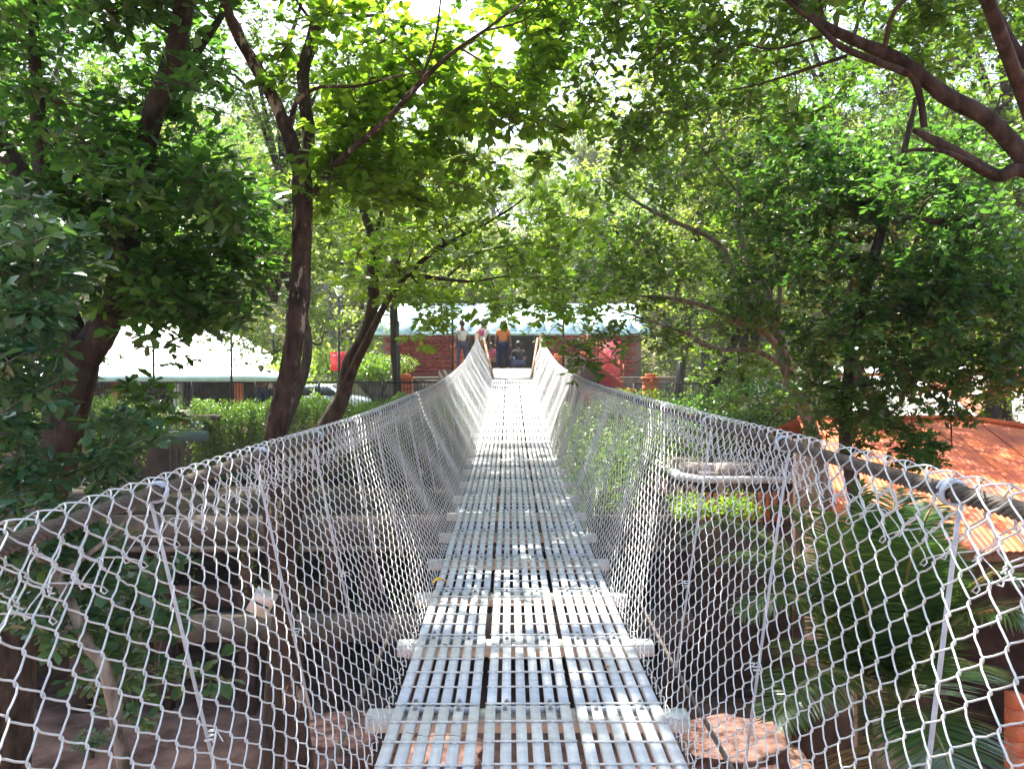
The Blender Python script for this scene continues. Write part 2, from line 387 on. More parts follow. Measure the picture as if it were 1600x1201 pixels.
# ------------------------------------------------------------------ low concrete building in the gully (left / under the bridge)
cb = thing('concrete_building', 'open two storey concrete building with brown columns in the gully below the bridge', 'building', (0, 18, 0))
x0, x1 = -16.0, 4.05
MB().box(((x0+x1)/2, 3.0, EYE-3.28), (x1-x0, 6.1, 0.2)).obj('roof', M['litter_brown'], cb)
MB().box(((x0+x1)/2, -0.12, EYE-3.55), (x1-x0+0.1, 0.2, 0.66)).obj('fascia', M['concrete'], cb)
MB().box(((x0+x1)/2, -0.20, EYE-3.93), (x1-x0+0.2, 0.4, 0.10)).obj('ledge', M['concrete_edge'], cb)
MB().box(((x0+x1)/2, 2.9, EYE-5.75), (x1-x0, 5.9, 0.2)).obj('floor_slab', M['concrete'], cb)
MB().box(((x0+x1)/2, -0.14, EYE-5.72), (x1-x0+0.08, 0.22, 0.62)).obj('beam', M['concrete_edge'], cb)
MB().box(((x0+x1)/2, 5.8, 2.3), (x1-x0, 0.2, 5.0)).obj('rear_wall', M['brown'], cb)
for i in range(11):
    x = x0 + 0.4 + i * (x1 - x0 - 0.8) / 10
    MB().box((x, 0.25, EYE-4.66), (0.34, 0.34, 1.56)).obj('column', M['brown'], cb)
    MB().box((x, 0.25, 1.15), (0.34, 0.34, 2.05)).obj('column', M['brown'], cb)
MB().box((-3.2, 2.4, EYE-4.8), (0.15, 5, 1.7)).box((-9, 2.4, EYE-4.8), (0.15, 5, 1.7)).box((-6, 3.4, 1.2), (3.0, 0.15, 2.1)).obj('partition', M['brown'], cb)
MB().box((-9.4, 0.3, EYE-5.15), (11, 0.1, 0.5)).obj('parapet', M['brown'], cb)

# steps / landing slabs at the left of the creepers
st = thing('concrete_steps', 'pale teal and grey concrete landing slabs in the dark gap beside the creepers', 'steps', tuple(P(275, 672, 22.6)))
MB().box((0, 0, 0), (1.6, 1.0, 0.14)).box((0.35, 0.3, 0.35), (1.5, 0.8, 0.13)).obj('slab', M['concrete'], st)
MB().box((0, -0.52, -0.12), (2.2, 0.05, 0.3)).box((0.6, 0.0, 0.17), (0.3, 0.3, 0.2)).obj('fascia', M['teal_dark'], st)
for k in range(3): MB().box((0.05 + 0.17 * k, -0.5, -3.3), (0.035, 0.05, 6.0)).obj('pipe', M['concrete_edge'], st)

# stone terrace right of the bridge
tr = thing('stone_terrace', 'low terrace with a pale kerb and pinkish rubble, seen through the right mesh', 'terrace', (0, 19, 0))
tz = EYE - 2.58
MB().prism([(4.6,0),(9.5,0),(9.5,4.9),(4.1,4.9),(4.1,0.7)], 0.1, tz-0.06).obj('wall', M['brown'], tr)
MB().prism([(4.55,-.1),(9.6,-.1),(9.6,.12),(4.7,.12),(4.3,.75),(4.3,4.9),(4.05,4.9),(4.05,.6)], tz-0.07, tz+0.07).obj('kerb', M['roof_white2'], tr)
for k in range(16):
    a = random.uniform(4.6, 7.6); b = random.uniform(0.6, 3.5); s_ = random.uniform(0.35, 0.75)
    pts = [(math.cos(t*math.pi/4)*s_*random.uniform(.7,1.1)+a, math.sin(t*math.pi/4)*s_*0.7*random.uniform(.7,1.1)+b) for t in range(8)]
    MB().prism(pts, tz-0.05, tz+random.uniform(.05,.28)).obj('stone', M['stone'], tr)
for k in range(26): MB().box((4.7 + k*0.175, -0.16, tz-0.62), (0.10, 0.09, 0.62 + .1*random.random())).obj('slat', M['orange'], tr)

# ------------------------------------------------------------------ brick building with teal roof
BY = 42.0; GZ = EYE - 0.27
bb = thing('brick_building', 'long red brick building with a pale teal metal roof facing the bridge end', 'building', (0, BY, 0))
MB().box((-4.3, 0.4, GZ+1.1), (4.5, 0.5, 2.5)).box((4.1, 0.4, GZ+1.1), (5.6, 0.5, 2.5)).box((0, 6.5, GZ+1.1), (13.4, 0.3, 2.5)).box((-6.5,3.3,GZ+1.1),(0.3,6.2,2.5)).box((6.8,3.3,GZ+1.1),(0.3,6.2,2.5)).obj('wall', M['mortar'], bb)
bm_ = MB().box((0, 0, 0), (0.40, 0.06, 0.205)).mesh('brick', M['brick'])
for (xa, xb) in ((-6.5, -2.1), (1.4, 6.8)):
    for r_ in range(11):
        x = xa + (0.21 if r_ % 2 else 0.0)
        while x + 0.4 < xb + 0.02:
            o = link('brick', bm_, bb); o.location = (x + 0.21, 0.135 + random.uniform(-.008, .008), GZ + 0.12 + r_ * 0.222); x += 0.42
MB().box((-0.35, 2.6, GZ+1.1), (3.4, 0.2, 2.3)).obj('doorway_shade', M['dark'], bb)  # dark panel; its colour supplies the shade inside the door opening
MB().box((0, -2.0, GZ-0.85), (16, 6.0, 1.7)).obj('plinth', M['concrete'], bb)
MB().box((0, 3, GZ+0.01), (13.6, 6.5, 0.05)).obj('floor', M['concrete'], bb)
MB().box((-4.6, -5.06, GZ-0.05), (7, 0.1, 0.1)).box((4.6, -5.06, GZ-0.05), (7, 0.1, 0.1)).obj('kerb', M['concrete_edge'], bb)
er = (EYE + 2.02, -0.8); rr_ = (EYE + 3.9, 4.5)
ang = math.atan2(rr_[0] - er[0], rr_[1] - er[1])
slen = math.hypot(rr_[0] - er[0], rr_[1] - er[1])
pm = MB().box((0, slen/2, 0), (0.74, slen, 0.03)).box((-0.36, slen/2, 0.035), (0.04, slen, 0.06)).box((0, slen/2, 0.02), (0.03, slen, 0.03)).mesh('roof_panel', M['roof_teal'])
for i in range(19):
    o = link('roof_panel', pm, bb); o.location = (-7.0 + i * 0.77, er[1], er[0]); o.rotation_euler = (ang, 0, 0)
    o = link('roof_panel', pm, bb); o.location = (-7.0 + i * 0.77, 9.8, er[0]); o.rotation_euler = (ang, 0, math.pi)
MB().box((0, -0.84, EYE + 1.93), (14.8, 0.12, 0.16)).obj('gutter', M['teal_trim'], bb)
MB().box((-2.12, 0.05, GZ+1.1), (0.14, 0.3, 2.2)).box((1.42, 0.05, GZ+1.1), (0.14, 0.3, 2.2)).obj('door_frame', M['dark'], bb)

# landing at the far end of the bridge
ab = thing('landing', 'pale stone landing where the footbridge ends and people stand', 'landing', (0, 24.9, 0))
MB().box((0, 2.8, EYE-0.95), (4.4, 5.8, 1.96)).obj('platform', M['concrete'], ab)
MB().box((0, 8.6, EYE-0.6), (5.0, 5.9, 1.2)).obj('path', M['concrete'], ab)

# stairs + pink door at right
sc_ = thing('red_staircase', 'orange and red staircase with a pink door right of the bridge end', 'staircase', tuple(P(930, 600, 36)))
for k in range(9):
    MB().box((1.1 - k*0.2, 0, 0.1 + k*0.165), (0.24, 0.9, 0.05)).obj('tread', M['orange'], sc_)
rot = Matrix.Rotation(math.atan2(1.5, 1.8), 4, 'Y')
MB().box((0.3, -0.5, 0.62), (2.5, 0.07, 0.16), rot).box((0.3, -0.5, 1.35), (2.5, 0.07, 0.08), rot).obj('rail', M['brick'], sc_)
for k in range(10): MB().box((1.2 - k*0.2, -0.5, 0.55 + k*0.165), (0.05, 0.04, 0.7)).obj('baluster', M['orange'], sc_)
MB().box((0.75, 0.7, 0.9), (0.95, 0.08, 2.1)).obj('door', M['pink_paint'], sc_)
MB().box((-0.2, 0.85, 0.0), (2.2, 0.1, 2.6)).obj('rear_wall', M['brown'], sc_)
MB().box((0.2, 0.2, -1.0), (3.2, 1.2, 1.6)).obj('base', M['brick'], sc_)

# ------------------------------------------------------------------ white hall (left)
wh = thing('white_hall', 'wide pavilion with bright white rounded roof and teal gutter behind the big left tree', 'building', (0, 0, 0))
def rrect(xa, xb, ya, yb, r, z, n=7):
    out = []
    for cx, cy_, a0 in ((xb-r, ya+r, -90), (xb-r, yb-r, 0), (xa+r, yb-r, 90), (xa+r, ya+r, 180)):
        for k in range(n):
            a = R(a0 + 90*k/(n-1)); out.append((cx + r*math.cos(a), cy_ + r*math.sin(a), z))
    return out
ez = EYE - 0.30
rings = [rrect(-24, -9.2, 29.5, 40, 1.6, ez+0.12), rrect(-23.8, -9.4, 29.7, 39.8, 1.6, ez+0.25), rrect(-23.0,-10.2, 30.3, 39, 1.5, ez+0.42),
         rrect(-22.6,-10.6,30.8,38.7,1.4, ez+0.55), rrect(-21.8,-11.2,31.6,38,1.2, ez+1.25), rrect(-20.8,-12.2,32.7,37,1.0, ez+1.95), rrect(-19.5,-13.8,33.8,36,0.8, ez+2.3)]
n_ = len(rings[0]); mb = MB(); V = [p for r_ in rings for p in r_]
mb.add(V, [(k*n_+i, k*n_+(i+1)%n_, (k+1)*n_+(i+1)%n_, (k+1)*n_+i) for k in range(len(rings)-1) for i in range(n_)], [tuple((len(rings)-1)*n_+i for i in range(n_))])
mb.obj('roof', M['roof_white'], wh, smooth=True)
ro = [rrect(-24.05,-9.15,29.45,40.05,1.6,ez-0.08), rrect(-24.05,-9.15,29.45,40.05,1.6,ez+0.14), rrect(-23.9,-9.3,29.6,39.9,1.6,ez+0.14), rrect(-23.9,-9.3,29.6,39.9,1.6,ez-0.08)]
mb = MB(); V = [p for r_ in ro for p in r_]
mb.add(V, [(k*n_+i, k*n_+(i+1)%n_, ((k+1)%4)*n_+(i+1)%n_, ((k+1)%4)*n_+i) for k in range(4) for i in range(n_)])
mb.obj('gutter', M['teal_trim'], wh)
# upper band of trim and tan strip
ro = [rrect(-22.75,-10.45,30.62,38.8,1.4,ez+0.42), rrect(-22.7,-10.5,30.68,38.75,1.4,ez+0.56), rrect(-22.5,-10.7,30.9,38.6,1.4,ez+0.58)]
mb = MB(); V = [p for r_ in ro for p in r_]
mb.add(V, [(k*n_+i, k*n_+(i+1)%n_, (k+1)*n_+(i+1)%n_, (k+1)*n_+i) for k in range(2) for i in range(n_)])
mb.obj('roof_band', M['teal_trim'], wh)
MB().box((-16.2, 30.56, ez+0.43), (9.6, 0.05, 0.07)).obj('trim_strip', M['wood'], wh)
for i in range(6):
    MB().box((-10.2 - i*2.3, 30.2, (PL + ez)/2), (0.28, 0.28, ez - PL + 0.1)).obj('column', M['roof_white2'] if i % 2 else M['orange'], wh)
MB().box((-16.5, 35, PL+0.7), (12.5, 0.2, 1.7)).obj('rear_wall', M['brown'], wh)
# ridge line lamp post arms etc. left out; hedge below comes with the bushes

# ------------------------------------------------------------------ red roofed building (right)
rb = thing('red_roofed_building', 'building with a big orange red corrugated roof beyond the right mesh', 'building', (0, 0, 0))
RA = Vector((6.15, 17, EYE-1.02)); RE = Vector((4.25, 10, EYE-2.26))
def corr(name, a0, a1, e0, e1, par, m, ribs=5, amp=0.018):
    """corrugated sheet between ridge points a0-a1 and eave points e0-e1"""
    n = ribs*6; V = []
    for i in range(n+1):
        t = i/n; h = amp*math.cos(t*ribs*2*math.pi)
        a = a0.lerp(a1, t); e = e0.lerp(e1, t)
        V += [(a.x, a.y, a.z+h), (e.x, e.y, e.z+h)]
    q = [(2*i, 2*i+1, 2*i+3, 2*i+2) for i in range(n)]
    MB().add(V, q).obj(name, m, par, smooth=True)
NS = 13
for i in range(NS):
    t0, t1 = i/NS, (i+1)/NS
    def top(t):
        x = RA.x + t*9.8; dx = max(0, x - 9.7)
        return Vector((x - 0.25*dx, 17 - 0.95*dx, RA.z - 0.168*dx + 0.004*(i % 2)))
    def bot(t): return Vector((RE.x + t*9.8, 10, RE.z + 0.004*(i % 2)))
    corr('roof_sheet', top(t0), top(t1 + .004), bot(t0), bot(t1 + .004), rb, M['roof_red'], 9, 0.008)
MB().tube([RA + Vector((0,0,.02)), Vector((9.8,17,RA.z+.03)), Vector((15,12.2,RE.z+.35))], 0.07, 6).obj('ridge_cap', M['roof_red'], rb)
MB().box((9.5, 10.3, RE.z-0.12), (10.2, 0.1, 0.14)).obj('eave_beam', M['wood'], rb)
for x in (4.7, 7.2, 9.8, 12.4): MB().box((x, 10.5, (0.1+RE.z)/2), (0.2, 0.2, RE.z-0.1)).obj('post', M['brown'], rb)
MB().box((10.2, 16.5, 3.4), (8.6, 0.2, 6.4)).box((6.1, 13.8, 2.6), (0.2, 5.2, 5.2)).obj('wall', M['brown'], rb)
# back slope
corr('roof_sheet', Vector((6.15,17.06,RA.z)), Vector((9.8,17.06,RA.z)), Vector((6.5,21,RA.z-0.7)), Vector((11,21,RA.z-0.7)), rb, M['roof_red'], 20)
ws = thing('white_roofed_shed', 'shed with a sunlit white and red striped sheet roof behind the red roof', 'shed', (0, 0, 0))
for i in range(14):
    a = Vector((9.2 + i*0.8, 27, EYE+0.15)); e = Vector((9.2 + i*0.8, 21.6, EYE-1.5)); dx = Vector((0.8, 0, 0))
    corr('roof_sheet', a, a+dx, e, e+dx, ws, M['roof_red'] if i in (5, 8, 9) else M['roof_white2'], 4)
MB().box((15, 22.2, 3.2), (11.5, 0.2, 6.4)).obj('wall', M['roof_white2'], ws)
ws2 = thing('white_wall_house', 'small house with a white wall glimpsed between the dense right tree leaves', 'building', tuple(P(1265, 640, 26)))
MB().box((0, 0, 0), (2.6, 3, 2.2)).obj('wall', M['roof_white2'], ws2)
MB().box((0, 0, -2.4), (2.7, 3.1, 2.6)).obj('base', M['brick'], ws2)
MB().box((0, -0.2, 1.15), (3.1, 3.6, 0.1)).obj('roof', M['roof_red'], ws2)
MB().box((0.3, -1.52, 0), (0.7, 0.06, 0.8)).obj('window', M['glass_dark'], ws2)

# ------------------------------------------------------------------ railings, posts, wires, lamps
def railing(xa, xb, y, zb, h, label):
    t = thing('metal_railing', label, 'railing', (0, y, zb))
    MB().box(((xa+xb)/2, 0, h), (xb-xa, 0.05, 0.05)).obj('top_rail', M['black'], t)
    MB().box(((xa+xb)/2, 0, 0.12), (xb-xa, 0.04, 0.04)).obj('bottom_rail', M['black'], t)
    n = int((xb-xa)/0.11); mb = MB()
    for i in range(n): mb.box((xa + i*0.11, 0, h/2+.05), (0.018, 0.018, h-.12))
    mb.obj('balusters', M['black'], t, kind='stuff')
    for i in range(int((xb-xa)/2)+1): MB().box((xa + i*2, 0, h/2), (0.06, 0.06, h)).obj('post', M['black'], t)
    return t
railing(-14.0, -2.2, 25.2, 6.73, 0.93, 'long black metal railing along the far bank left of the bridge')
railing(4.2, 8.6, 27.0, 6.35, 1.25, 'short black metal railing behind the bushes right of the bridge')
def slim_post(px, ytop, ybot, d, label, g=None):
    a, b = P(px, ytop, d), P(px, ybot, d)
    t = thing('steel_post', label, 'post', tuple(b), group=g)
    h = a.z - b.z
    MB().tube([(0,0,0),(0,0,h)], 0.035, 8).obj('pole', M['black'], t)
    MB().tube([(0,0,h),(0,0,h+0.05)], 0.05, 8).obj('cap', M['black'], t)
slim_post(241, 500, 690, 24.0, 'thin black post in front of the white roof, nearest the big left tree')
slim_post(362, 480, 640, 25.0, 'thin black post at the right end of the white roof')
slim_post(622, 505, 645, 25.6, 'thin black post in front of the brick wall beside the slanted trunk')
slim_post(707, 470, 645, 25.6, 'thin black post beside the person in white shirt and jeans')
slim_post(880, 470, 640, 25.6, 'thin black post before the teal roof, right of the bridge end')
slim_post(1062, 560, 645, 26.6, 'thin black post among the branches above the right railing')
for k, (a, b, lab) in enumerate((((-80,462,24),(1000,470,25.6),'high thin black wire crossing below the tree crowns'), ((380,516,25),(720,520,25.6),'lower thin wire strung left of the brick building'))):
    A_, B_ = P(*a), P(*b); pts = [A_.lerp(B_, t/20) + Vector((0,0,-0.9*(t/20)*(1-t/20))) for t in range(21)]
    MB().tube(pts, 0.012, 5).obj('overhead_wire', M['black'], label=lab, category='wire')
def lamp(px, ytop, d, zb, label, s=1.0):
    a = P(px, ytop, d); h = a.z - zb
    t = thing('street_lamp', label, 'street lamp', (a.x, d, zb))
    MB().tube([(0,0,0),(0,0,h-0.4*s)], [0.06,0.045], 8).obj('pole', M['black'], t)
    MB().tube([(0,0,h-0.42*s),(0,0,h-0.36*s),(0,0,h-0.12*s)], [0.05*s,0.09*s,0.2*s], 6).obj('lamp_glass', M['lamp_glass'], t)
    MB().tube([(0,0,h-0.12*s),(0,0,h-0.08*s),(0,0,h)], [0.24*s,0.2*s,0.03*s], 6).obj('lamp_cap', M['pale_box'], t)
lamp(530, 446, 33, PL, 'black lamp post with white hexagonal lantern beside the red cabinet', 1.1)
lamp(428, 508, 44, PL+1.5, 'small distant lamp post with white lantern above the white roof corner', 1.0)
# red cabinet
rc = thing('red_cabinet', 'bright red metal cabinet on legs beside the lamp post', 'cabinet', tuple(P(529, 580, 36)))
MB().box((0, 0, 0.45), (0.62, 0.4, 0.86)).obj('body', M['red_paint'], rc)
MB().box((0, -0.215, 0.45), (0.52, 0.03, 0.76)).obj('door', M['red_paint'], rc)
MB().box((-0.13, -0.235, 0.72), (0.16, 0.01, 0.05)).obj('label_plate', M['roof_white2'], rc)
for sx in (-.26, .26): MB().box((sx, 0, -0.25), (0.05, 0.05, 0.56)).obj('leg', M['black'], rc)
# orange pillars
def pillar(px, ytop, d, label):
    a = P(px, ytop, d); zb = 6.3
    t = thing('masonry_pillar', label, 'pillar', (a.x, d, zb)); h = a.z - zb
    k = 0; z = 0
    while z < h - 0.12:
        MB().box((0, 0, z+0.09), (0.44-0.012*(k % 2), 0.44, 0.165)).obj('brick', M['orange'], t); z += 0.18; k += 1
    MB().box((0,0,z+0.04),(0.52,0.52,0.08)).obj('cap', M['orange'], t)
    MB().box((0,0,z+0.13),(0.28,0.28,0.1)).obj('finial', M['orange'], t)
pillar(634, 590, 26.6, 'orange brick gate pillar left of the bridge in front of the brick wall')
pillar(1016, 590, 25.4, 'orange brick gate pillar right of the bridge beside the railing')
pillar(716, 545, 28.2, 'orange brick pillar beside the jeans of the person in white')
pillar(872, 555, 29.0, 'orange brick pillar half hidden by leaves at the right bridge end')

# parked car
car = thing('parked_car', 'pale car parked behind the railing between two trunks', 'car', (-8.1, 34.3, PL-0.25))
prof = [(-2.0,.35),(-2.05,.75),(-1.5,.88),(-0.95,1.36),(0.55,1.40),(1.25,.92),(1.95,.80),(2.05,.4)]
def carxf(p): return Vector((p[0], p[2], p[1]))
MB().prism(prof, -.8, .8, carxf).obj('body', M['car_paint'], car)
for sx in (-1, 1):
    MB().prism([(-1.28,.93),(-.88,1.29),(-.15,1.31),(-.15,.93)], sx*.805-.005, sx*.805+.005, carxf).obj('window', M['glass_dark'], car)
    MB().prism([(-.05,.93),(-.05,1.31),(.5,1.31),(1.05,.93)], sx*.805-.005, sx*.805+.005, carxf).obj('window', M['glass_dark'], car)
    for wx in (-1.3, 1.3):
        wh_ = MB().tube([(wx, sx*.78-.1*sx, .32),(wx, sx*.82, .32)], .32, 16).obj('wheel', M['rubber'], car)
        MB().tube([(wx, sx*.82, .32),(wx, sx*.835, .32)], .19, 12).obj('rim', M['pale_box'], wh_)
    MB().box((2.0, sx*.6, .66), (.1,.3,.14)).obj('headlight', M['lamp_glass'], car)
MB().prism([(0.62,1.375),(1.22,.94),(1.26,.95),(0.66,1.39)], -.7, .7, carxf).obj('windscreen', M['glass_dark'], car)

# ------------------------------------------------------------------ THE FOOTBRIDGE
DX = 0.075; W2 = 0.55; XC = 0.99; PITCH = 0.87
def dz(d): return EYE + 1.1*(-1.265 + 0.0035*((d/1.1) - 3)**2)
def rh(sg, d):
    if sg < 0: return float(np.interp(d, [-4, 1.5, 3.2, 5, 8, 10.2, 17.4, 24.3], [1.05,1.04,1.06,1.05,1.05,1.01,.93,.93]))
    return float(np.interp(d, [-4, 1.5, 2.9, 4.9, 7, 11.6, 16.3, 25], [1.11,1.11,1.13,1.14,1.13,1.07,.97,.92]))
def cz(sg, d): return dz(d) + rh(sg, d)
D0, D1 = -3.6, 24.4
br = thing('suspension_footbridge', 'narrow suspension footbridge with galvanised grating deck and chain link sides hung from thick cables', 'footbridge')
# cross beams: channel section
def beam_mesh():
    mb = MB(); L_ = 1.34
    mb.box((0,0,-.004),(L_,.10,.008)).box((0,-.046,-.034),(L_,.008,.052)).box((0,.046,-.034),(L_,.008,.052))
    return mb.mesh('cross_beam', M['galv_beam'])
bmesh_ = beam_mesh()
joints = [3.316 + PITCH*k for k in range(-8, 24)]
for j in joints:
    o = link('cross_beam', bmesh_, br); o.location = (DX + random.uniform(-.012,.012), j, dz(j)-0.034)
    o.rotation_euler = (math.atan2(dz(j+.1)-dz(j-.1), .2), 0, random.uniform(-.004,.004))
# grating panels
BW, BG, PW = 0.0405, 0.021, 0.348
bar_m = MB().box((0, PITCH/2, -0.015), (BW, PITCH-0.012, 0.030)).mesh('grating_bar', M['galv'])
def rod_shape(mb, y):
    mb.tube([(-PW/2-.004, y, 0.0035), (PW/2+.004, y, 0.0035)], 0.0042, 6)
    for k in range(6):
        x = -PW/2 + BW/2 + k*(BW+BG)
        mb.box((x, y, 0.001), (0.016, 0.012, 0.005))
rmb = MB(); rod_shape(rmb, 0.0); rod_m = rmb.mesh('cross_rod', M['weld'])
def bolt_shape(mb, x, y):
    mb.tube([(x,y,0.0),(x,y,0.003)], 0.011, 10); mb.tube([(x,y,0.003),(x,y,0.011)], 0.0075, 6)
bmb = MB(); bolt_shape(bmb, 0, 0); bolt_m = bmb.mesh('bolt', M['bolt'])
bolts_xy = [(-PW/2+BW/2+BW+BG, .03), (-PW/2+BW/2+4*(BW+BG), .03), (-PW/2+BW/2+BW+BG, PITCH-.045), (-PW/2+BW/2+4*(BW+BG), PITCH-.045)]
rod_y = [0.010, 0.185, 0.359, 0.533, 0.707]
farm = MB(); farr = MB()
for k in range(6): farm.box((-PW/2+BW/2+k*(BW+BG), PITCH/2, -0.015), (BW, PITCH-0.012, 0.030))
for y in rod_y: farr.box((0, y, 0.002), (PW, 0.008, 0.006))
for b in bolts_xy: farr.box((b[0], b[1], .004), (.014,.014,.008))
far_panel = farm.mesh('grating_panel', M['galv']); far_rods = farr.mesh('cross_rods', M['weld'])
edge_m = MB().box((0, PITCH-.009, -0.016), (PW, 0.006, 0.028)).mesh('grating_panel', M['galv'])
for j in joints:
    if j + PITCH > 24.35: continue
    sl_ = math.atan2(dz(j+PITCH)-dz(j), PITCH)
    for c in (-1, 0, 1):
        near = 1.2 < j < 9.5
        o = link('grating_panel', edge_m if near else far_panel, br)
        o.location = (DX + c*(PW+0.028) + random.uniform(-.004,.004), j + random.uniform(-.003,.003), dz(j) + random.uniform(-.0015,.0015))
        o.rotation_euler = (sl_, random.uniform(-.006,.006), random.uniform(-.003,.003))
        if near:
            for k in range(6):
                q = link('grating_bar', bar_m, o); q.location = (-PW/2+BW/2+k*(BW+BG)+random.uniform(-.0012,.0012), 0, random.uniform(-.0006,.0006)); q.rotation_euler = (0, 0, random.uniform(-.0015,.0015))
            for y in rod_y:
                q = link('cross_rod', rod_m, o); q.location = (random.uniform(-.002,.002), y+random.uniform(-.004,.004), 0); q.rotation_euler = (0, 0, random.uniform(-.008,.008))
            for b in bolts_xy:
                q = link('bolt', bolt_m, o); q.location = (b[0]+random.uniform(-.004,.004), b[1]+random.uniform(-.006,.006), 0.001); q.rotation_euler = (0,0,random.random())
        else:
            link('cross_rods', far_rods, o)
lp = MB().box((0, 0, 0), (1.16, 2.3, 0.012)).obj('landing_plate', M['galv_beam'], br); lp.location = (DX, 23.55, dz(23.55)+0.02); lp.rotation_euler = (math.atan2(dz(24.6)-dz(22.5), 2.1), 0, 0)
# cables
def cable(sg, fx, fz, r, name, strands=8, near=11.0):
    mb = MB(); dd = np.arange(D0, near, 0.016); n = len(dd)
    cx = np.array([fx(d) for d in dd]); czz = np.array([fz(d) for d in dd]); rs = r*0.36
    for k in range(strands):
        a = 2*math.pi*k/strands + sg*dd*2*math.pi/0.17
        pts = np.stack([cx + (r-rs)*np.cos(a), dd, czz + (r-rs)*np.sin(a)], 1)
        V, q = batch_tube(pts[None], np.full((1, n), rs), 4); mb.add(V, q)
    dd = np.arange(near-0.02, D1+.6, 0.4)
    mb.tube([(fx(d), d, fz(d)) for d in dd], r*0.95, 8)
    return mb.obj(name, M['cable'], br, smooth=True)
for sg in (-1, 1):
    cable(sg, lambda d: sg*XC, lambda d: cz(sg, d), 0.021, 'handrail_cable')
    dd = np.arange(D0, D1, 0.4)
    MB().tube([(DX + sg*0.735, d, dz(d)-0.055) for d in dd], 0.011, 6).obj('deck_cable', M['cable'], br, smooth=True)
# chain link
XB = {-1: 0.49, 1: 0.64}; SP = 0.052; TP = 0.084; L0 = 1.13; RC = 0.027
def wavy(s, t, sg):
    return 0.014*np.sin(s*2.3 + sg) * np.sin(math.pi*np.clip(t/L0, 0, 1)) + 0.010*np.sin(s*5.1 + t*3 + 2*sg)*np.sin(math.pi*np.clip(t/L0, 0, 1))
def chain(sg, da, db, fine, seed):
    r_ = np.random.default_rng(seed)
    i0, i1 = math.ceil(da/SP), math.ceil(db/SP)
    ph = np.array([0,.05,.10,.18,.32,.40,.45,.5,.55,.60,.68,.82,.90,.95]) if fine else np.array([0,.25,.5,.75])
    ttot = L0 + math.pi*RC + 0.14
    npr = int(ttot/TP)+1
    phi = (np.arange(npr)[:, None] + ph[None]).ravel(); phi = phi[phi*TP <= ttot]
    out_p, N = [], i1 - i0
    idx = np.arange(i0, i1)
    S0 = idx*SP
    par = (idx % 2)*0.5
    PH = phi[None] + par[:, None]; f = PH % 1.0
    tri = np.where(f < .5, 1-4*f, 4*f-3)          # +1 at 0, -1 at .5
    tri = np.clip(tri*1.32, -1.11, 1.11)
    s = S0[:, None] + tri*(SP/2) + 0.003*np.sin(phi[None]*1.1 + S0[:, None]*7) + 0.006*np.sin(S0[:, None]*1.9 + phi[None]*.5) + r_.normal(0, .0012, PH.shape)
    nn = 0.0046*np.sin(f*2*math.pi)
    u = phi[None]*TP + np.zeros_like(PH)          # path length along
    # wrap over the cable
    nloc = np.where(u < L0, -RC*np.clip((u-(L0-.22))/.22, 0, 1), 0); t = u.copy()
    wrap = (u >= L0) & (u < L0 + math.pi*RC); a = (u - L0)/RC
    t = np.where(wrap, L0 + RC*np.sin(a), t); nloc = np.where(wrap, -RC*np.cos(a), nloc)
    aft = u >= L0 + math.pi*RC
    t = np.where(aft, L0 - (u - L0 - math.pi*RC), t); nloc = np.where(aft, RC + 0.1*(u - L0 - math.pi*RC) + r_.normal(0, .002, u.shape), nloc)
    nloc = nloc + nn + wavy(s, t, sg) + r_.normal(0, .0006, u.shape)
    Hh = np.interp(s, np.linspace(D0-1, D1+1, 200), [rh(sg, d) for d in np.linspace(D0-1, D1+1, 200)]) + 0.03
    zb = np.interp(s, np.linspace(D0-1, D1+1, 400), [dz(d) for d in np.linspace(D0-1, D1+1, 400)]) - 0.012
    ux = sg*(XC-XB[sg]); ln = np.hypot(XC-XB[sg], Hh)
    uz = Hh/ln; uxn = ux/ln
    X = sg*XB[sg] + ux*t/L0 + nloc*sg*uz
    Z = zb + Hh*t/L0 - nloc*abs(uxn)
    Pt = np.stack([X, s, Z], -1)
    mb_V, mb_F = batch_tube(Pt, np.full(Pt.shape[:2], 0.0023 if fine else 0.0030), 5 if fine else 3)
    return mb_V, mb_F
for sg in (-1, 1):
    mb = MB()
    V, q = chain(sg, -3.0, 7.5, True, 3+sg); mb.add(V, q)
    V, q = chain(sg, 7.5, 24.3, False, 13+sg); mb.add(V, q)
    mb.obj('chain_link_mesh', M['wire'], br, smooth=True)
def mesh_pt(sg, d, t, nl=0.0):
    H = rh(sg, d)+.03; xb = XB[sg]; ln = math.hypot(XC-xb, H)
    return Vector((sg*xb + sg*(XC-xb)*t/L0 + nl*sg*H/ln, d, dz(d)-.03 + H*t/L0 - nl*(XC-xb)/ln))
# lacing wires below each cable
for sg in (-1, 1):
    for rep, (t_, am) in enumerate(((L0-.135, .03), (L0-.11, .022))):
        pts = []; d = -2.0
        while d < 12:
            ph = d*2*math.pi/0.21 + rep*2
            pts.append(mesh_pt(sg, d + 0.02*math.sin(ph*2), t_ + am*math.sin(ph) + .012*math.sin(d*3.1), 0.018 + 0.016*math.cos(ph))); d += 0.021
        MB().tube(pts, 0.0019, 4).obj('lacing_wire', M['wire'], br, smooth=True)
    pts = []
    for k in range(500):
        d = -2 + k*.03; pts.append(mesh_pt(sg, d, .03 + .014*math.sin(d*60), .006*math.cos(d*60)))
    MB().tube(pts, 0.0019, 4).obj('lacing_wire', M['wire'], br, smooth=True)
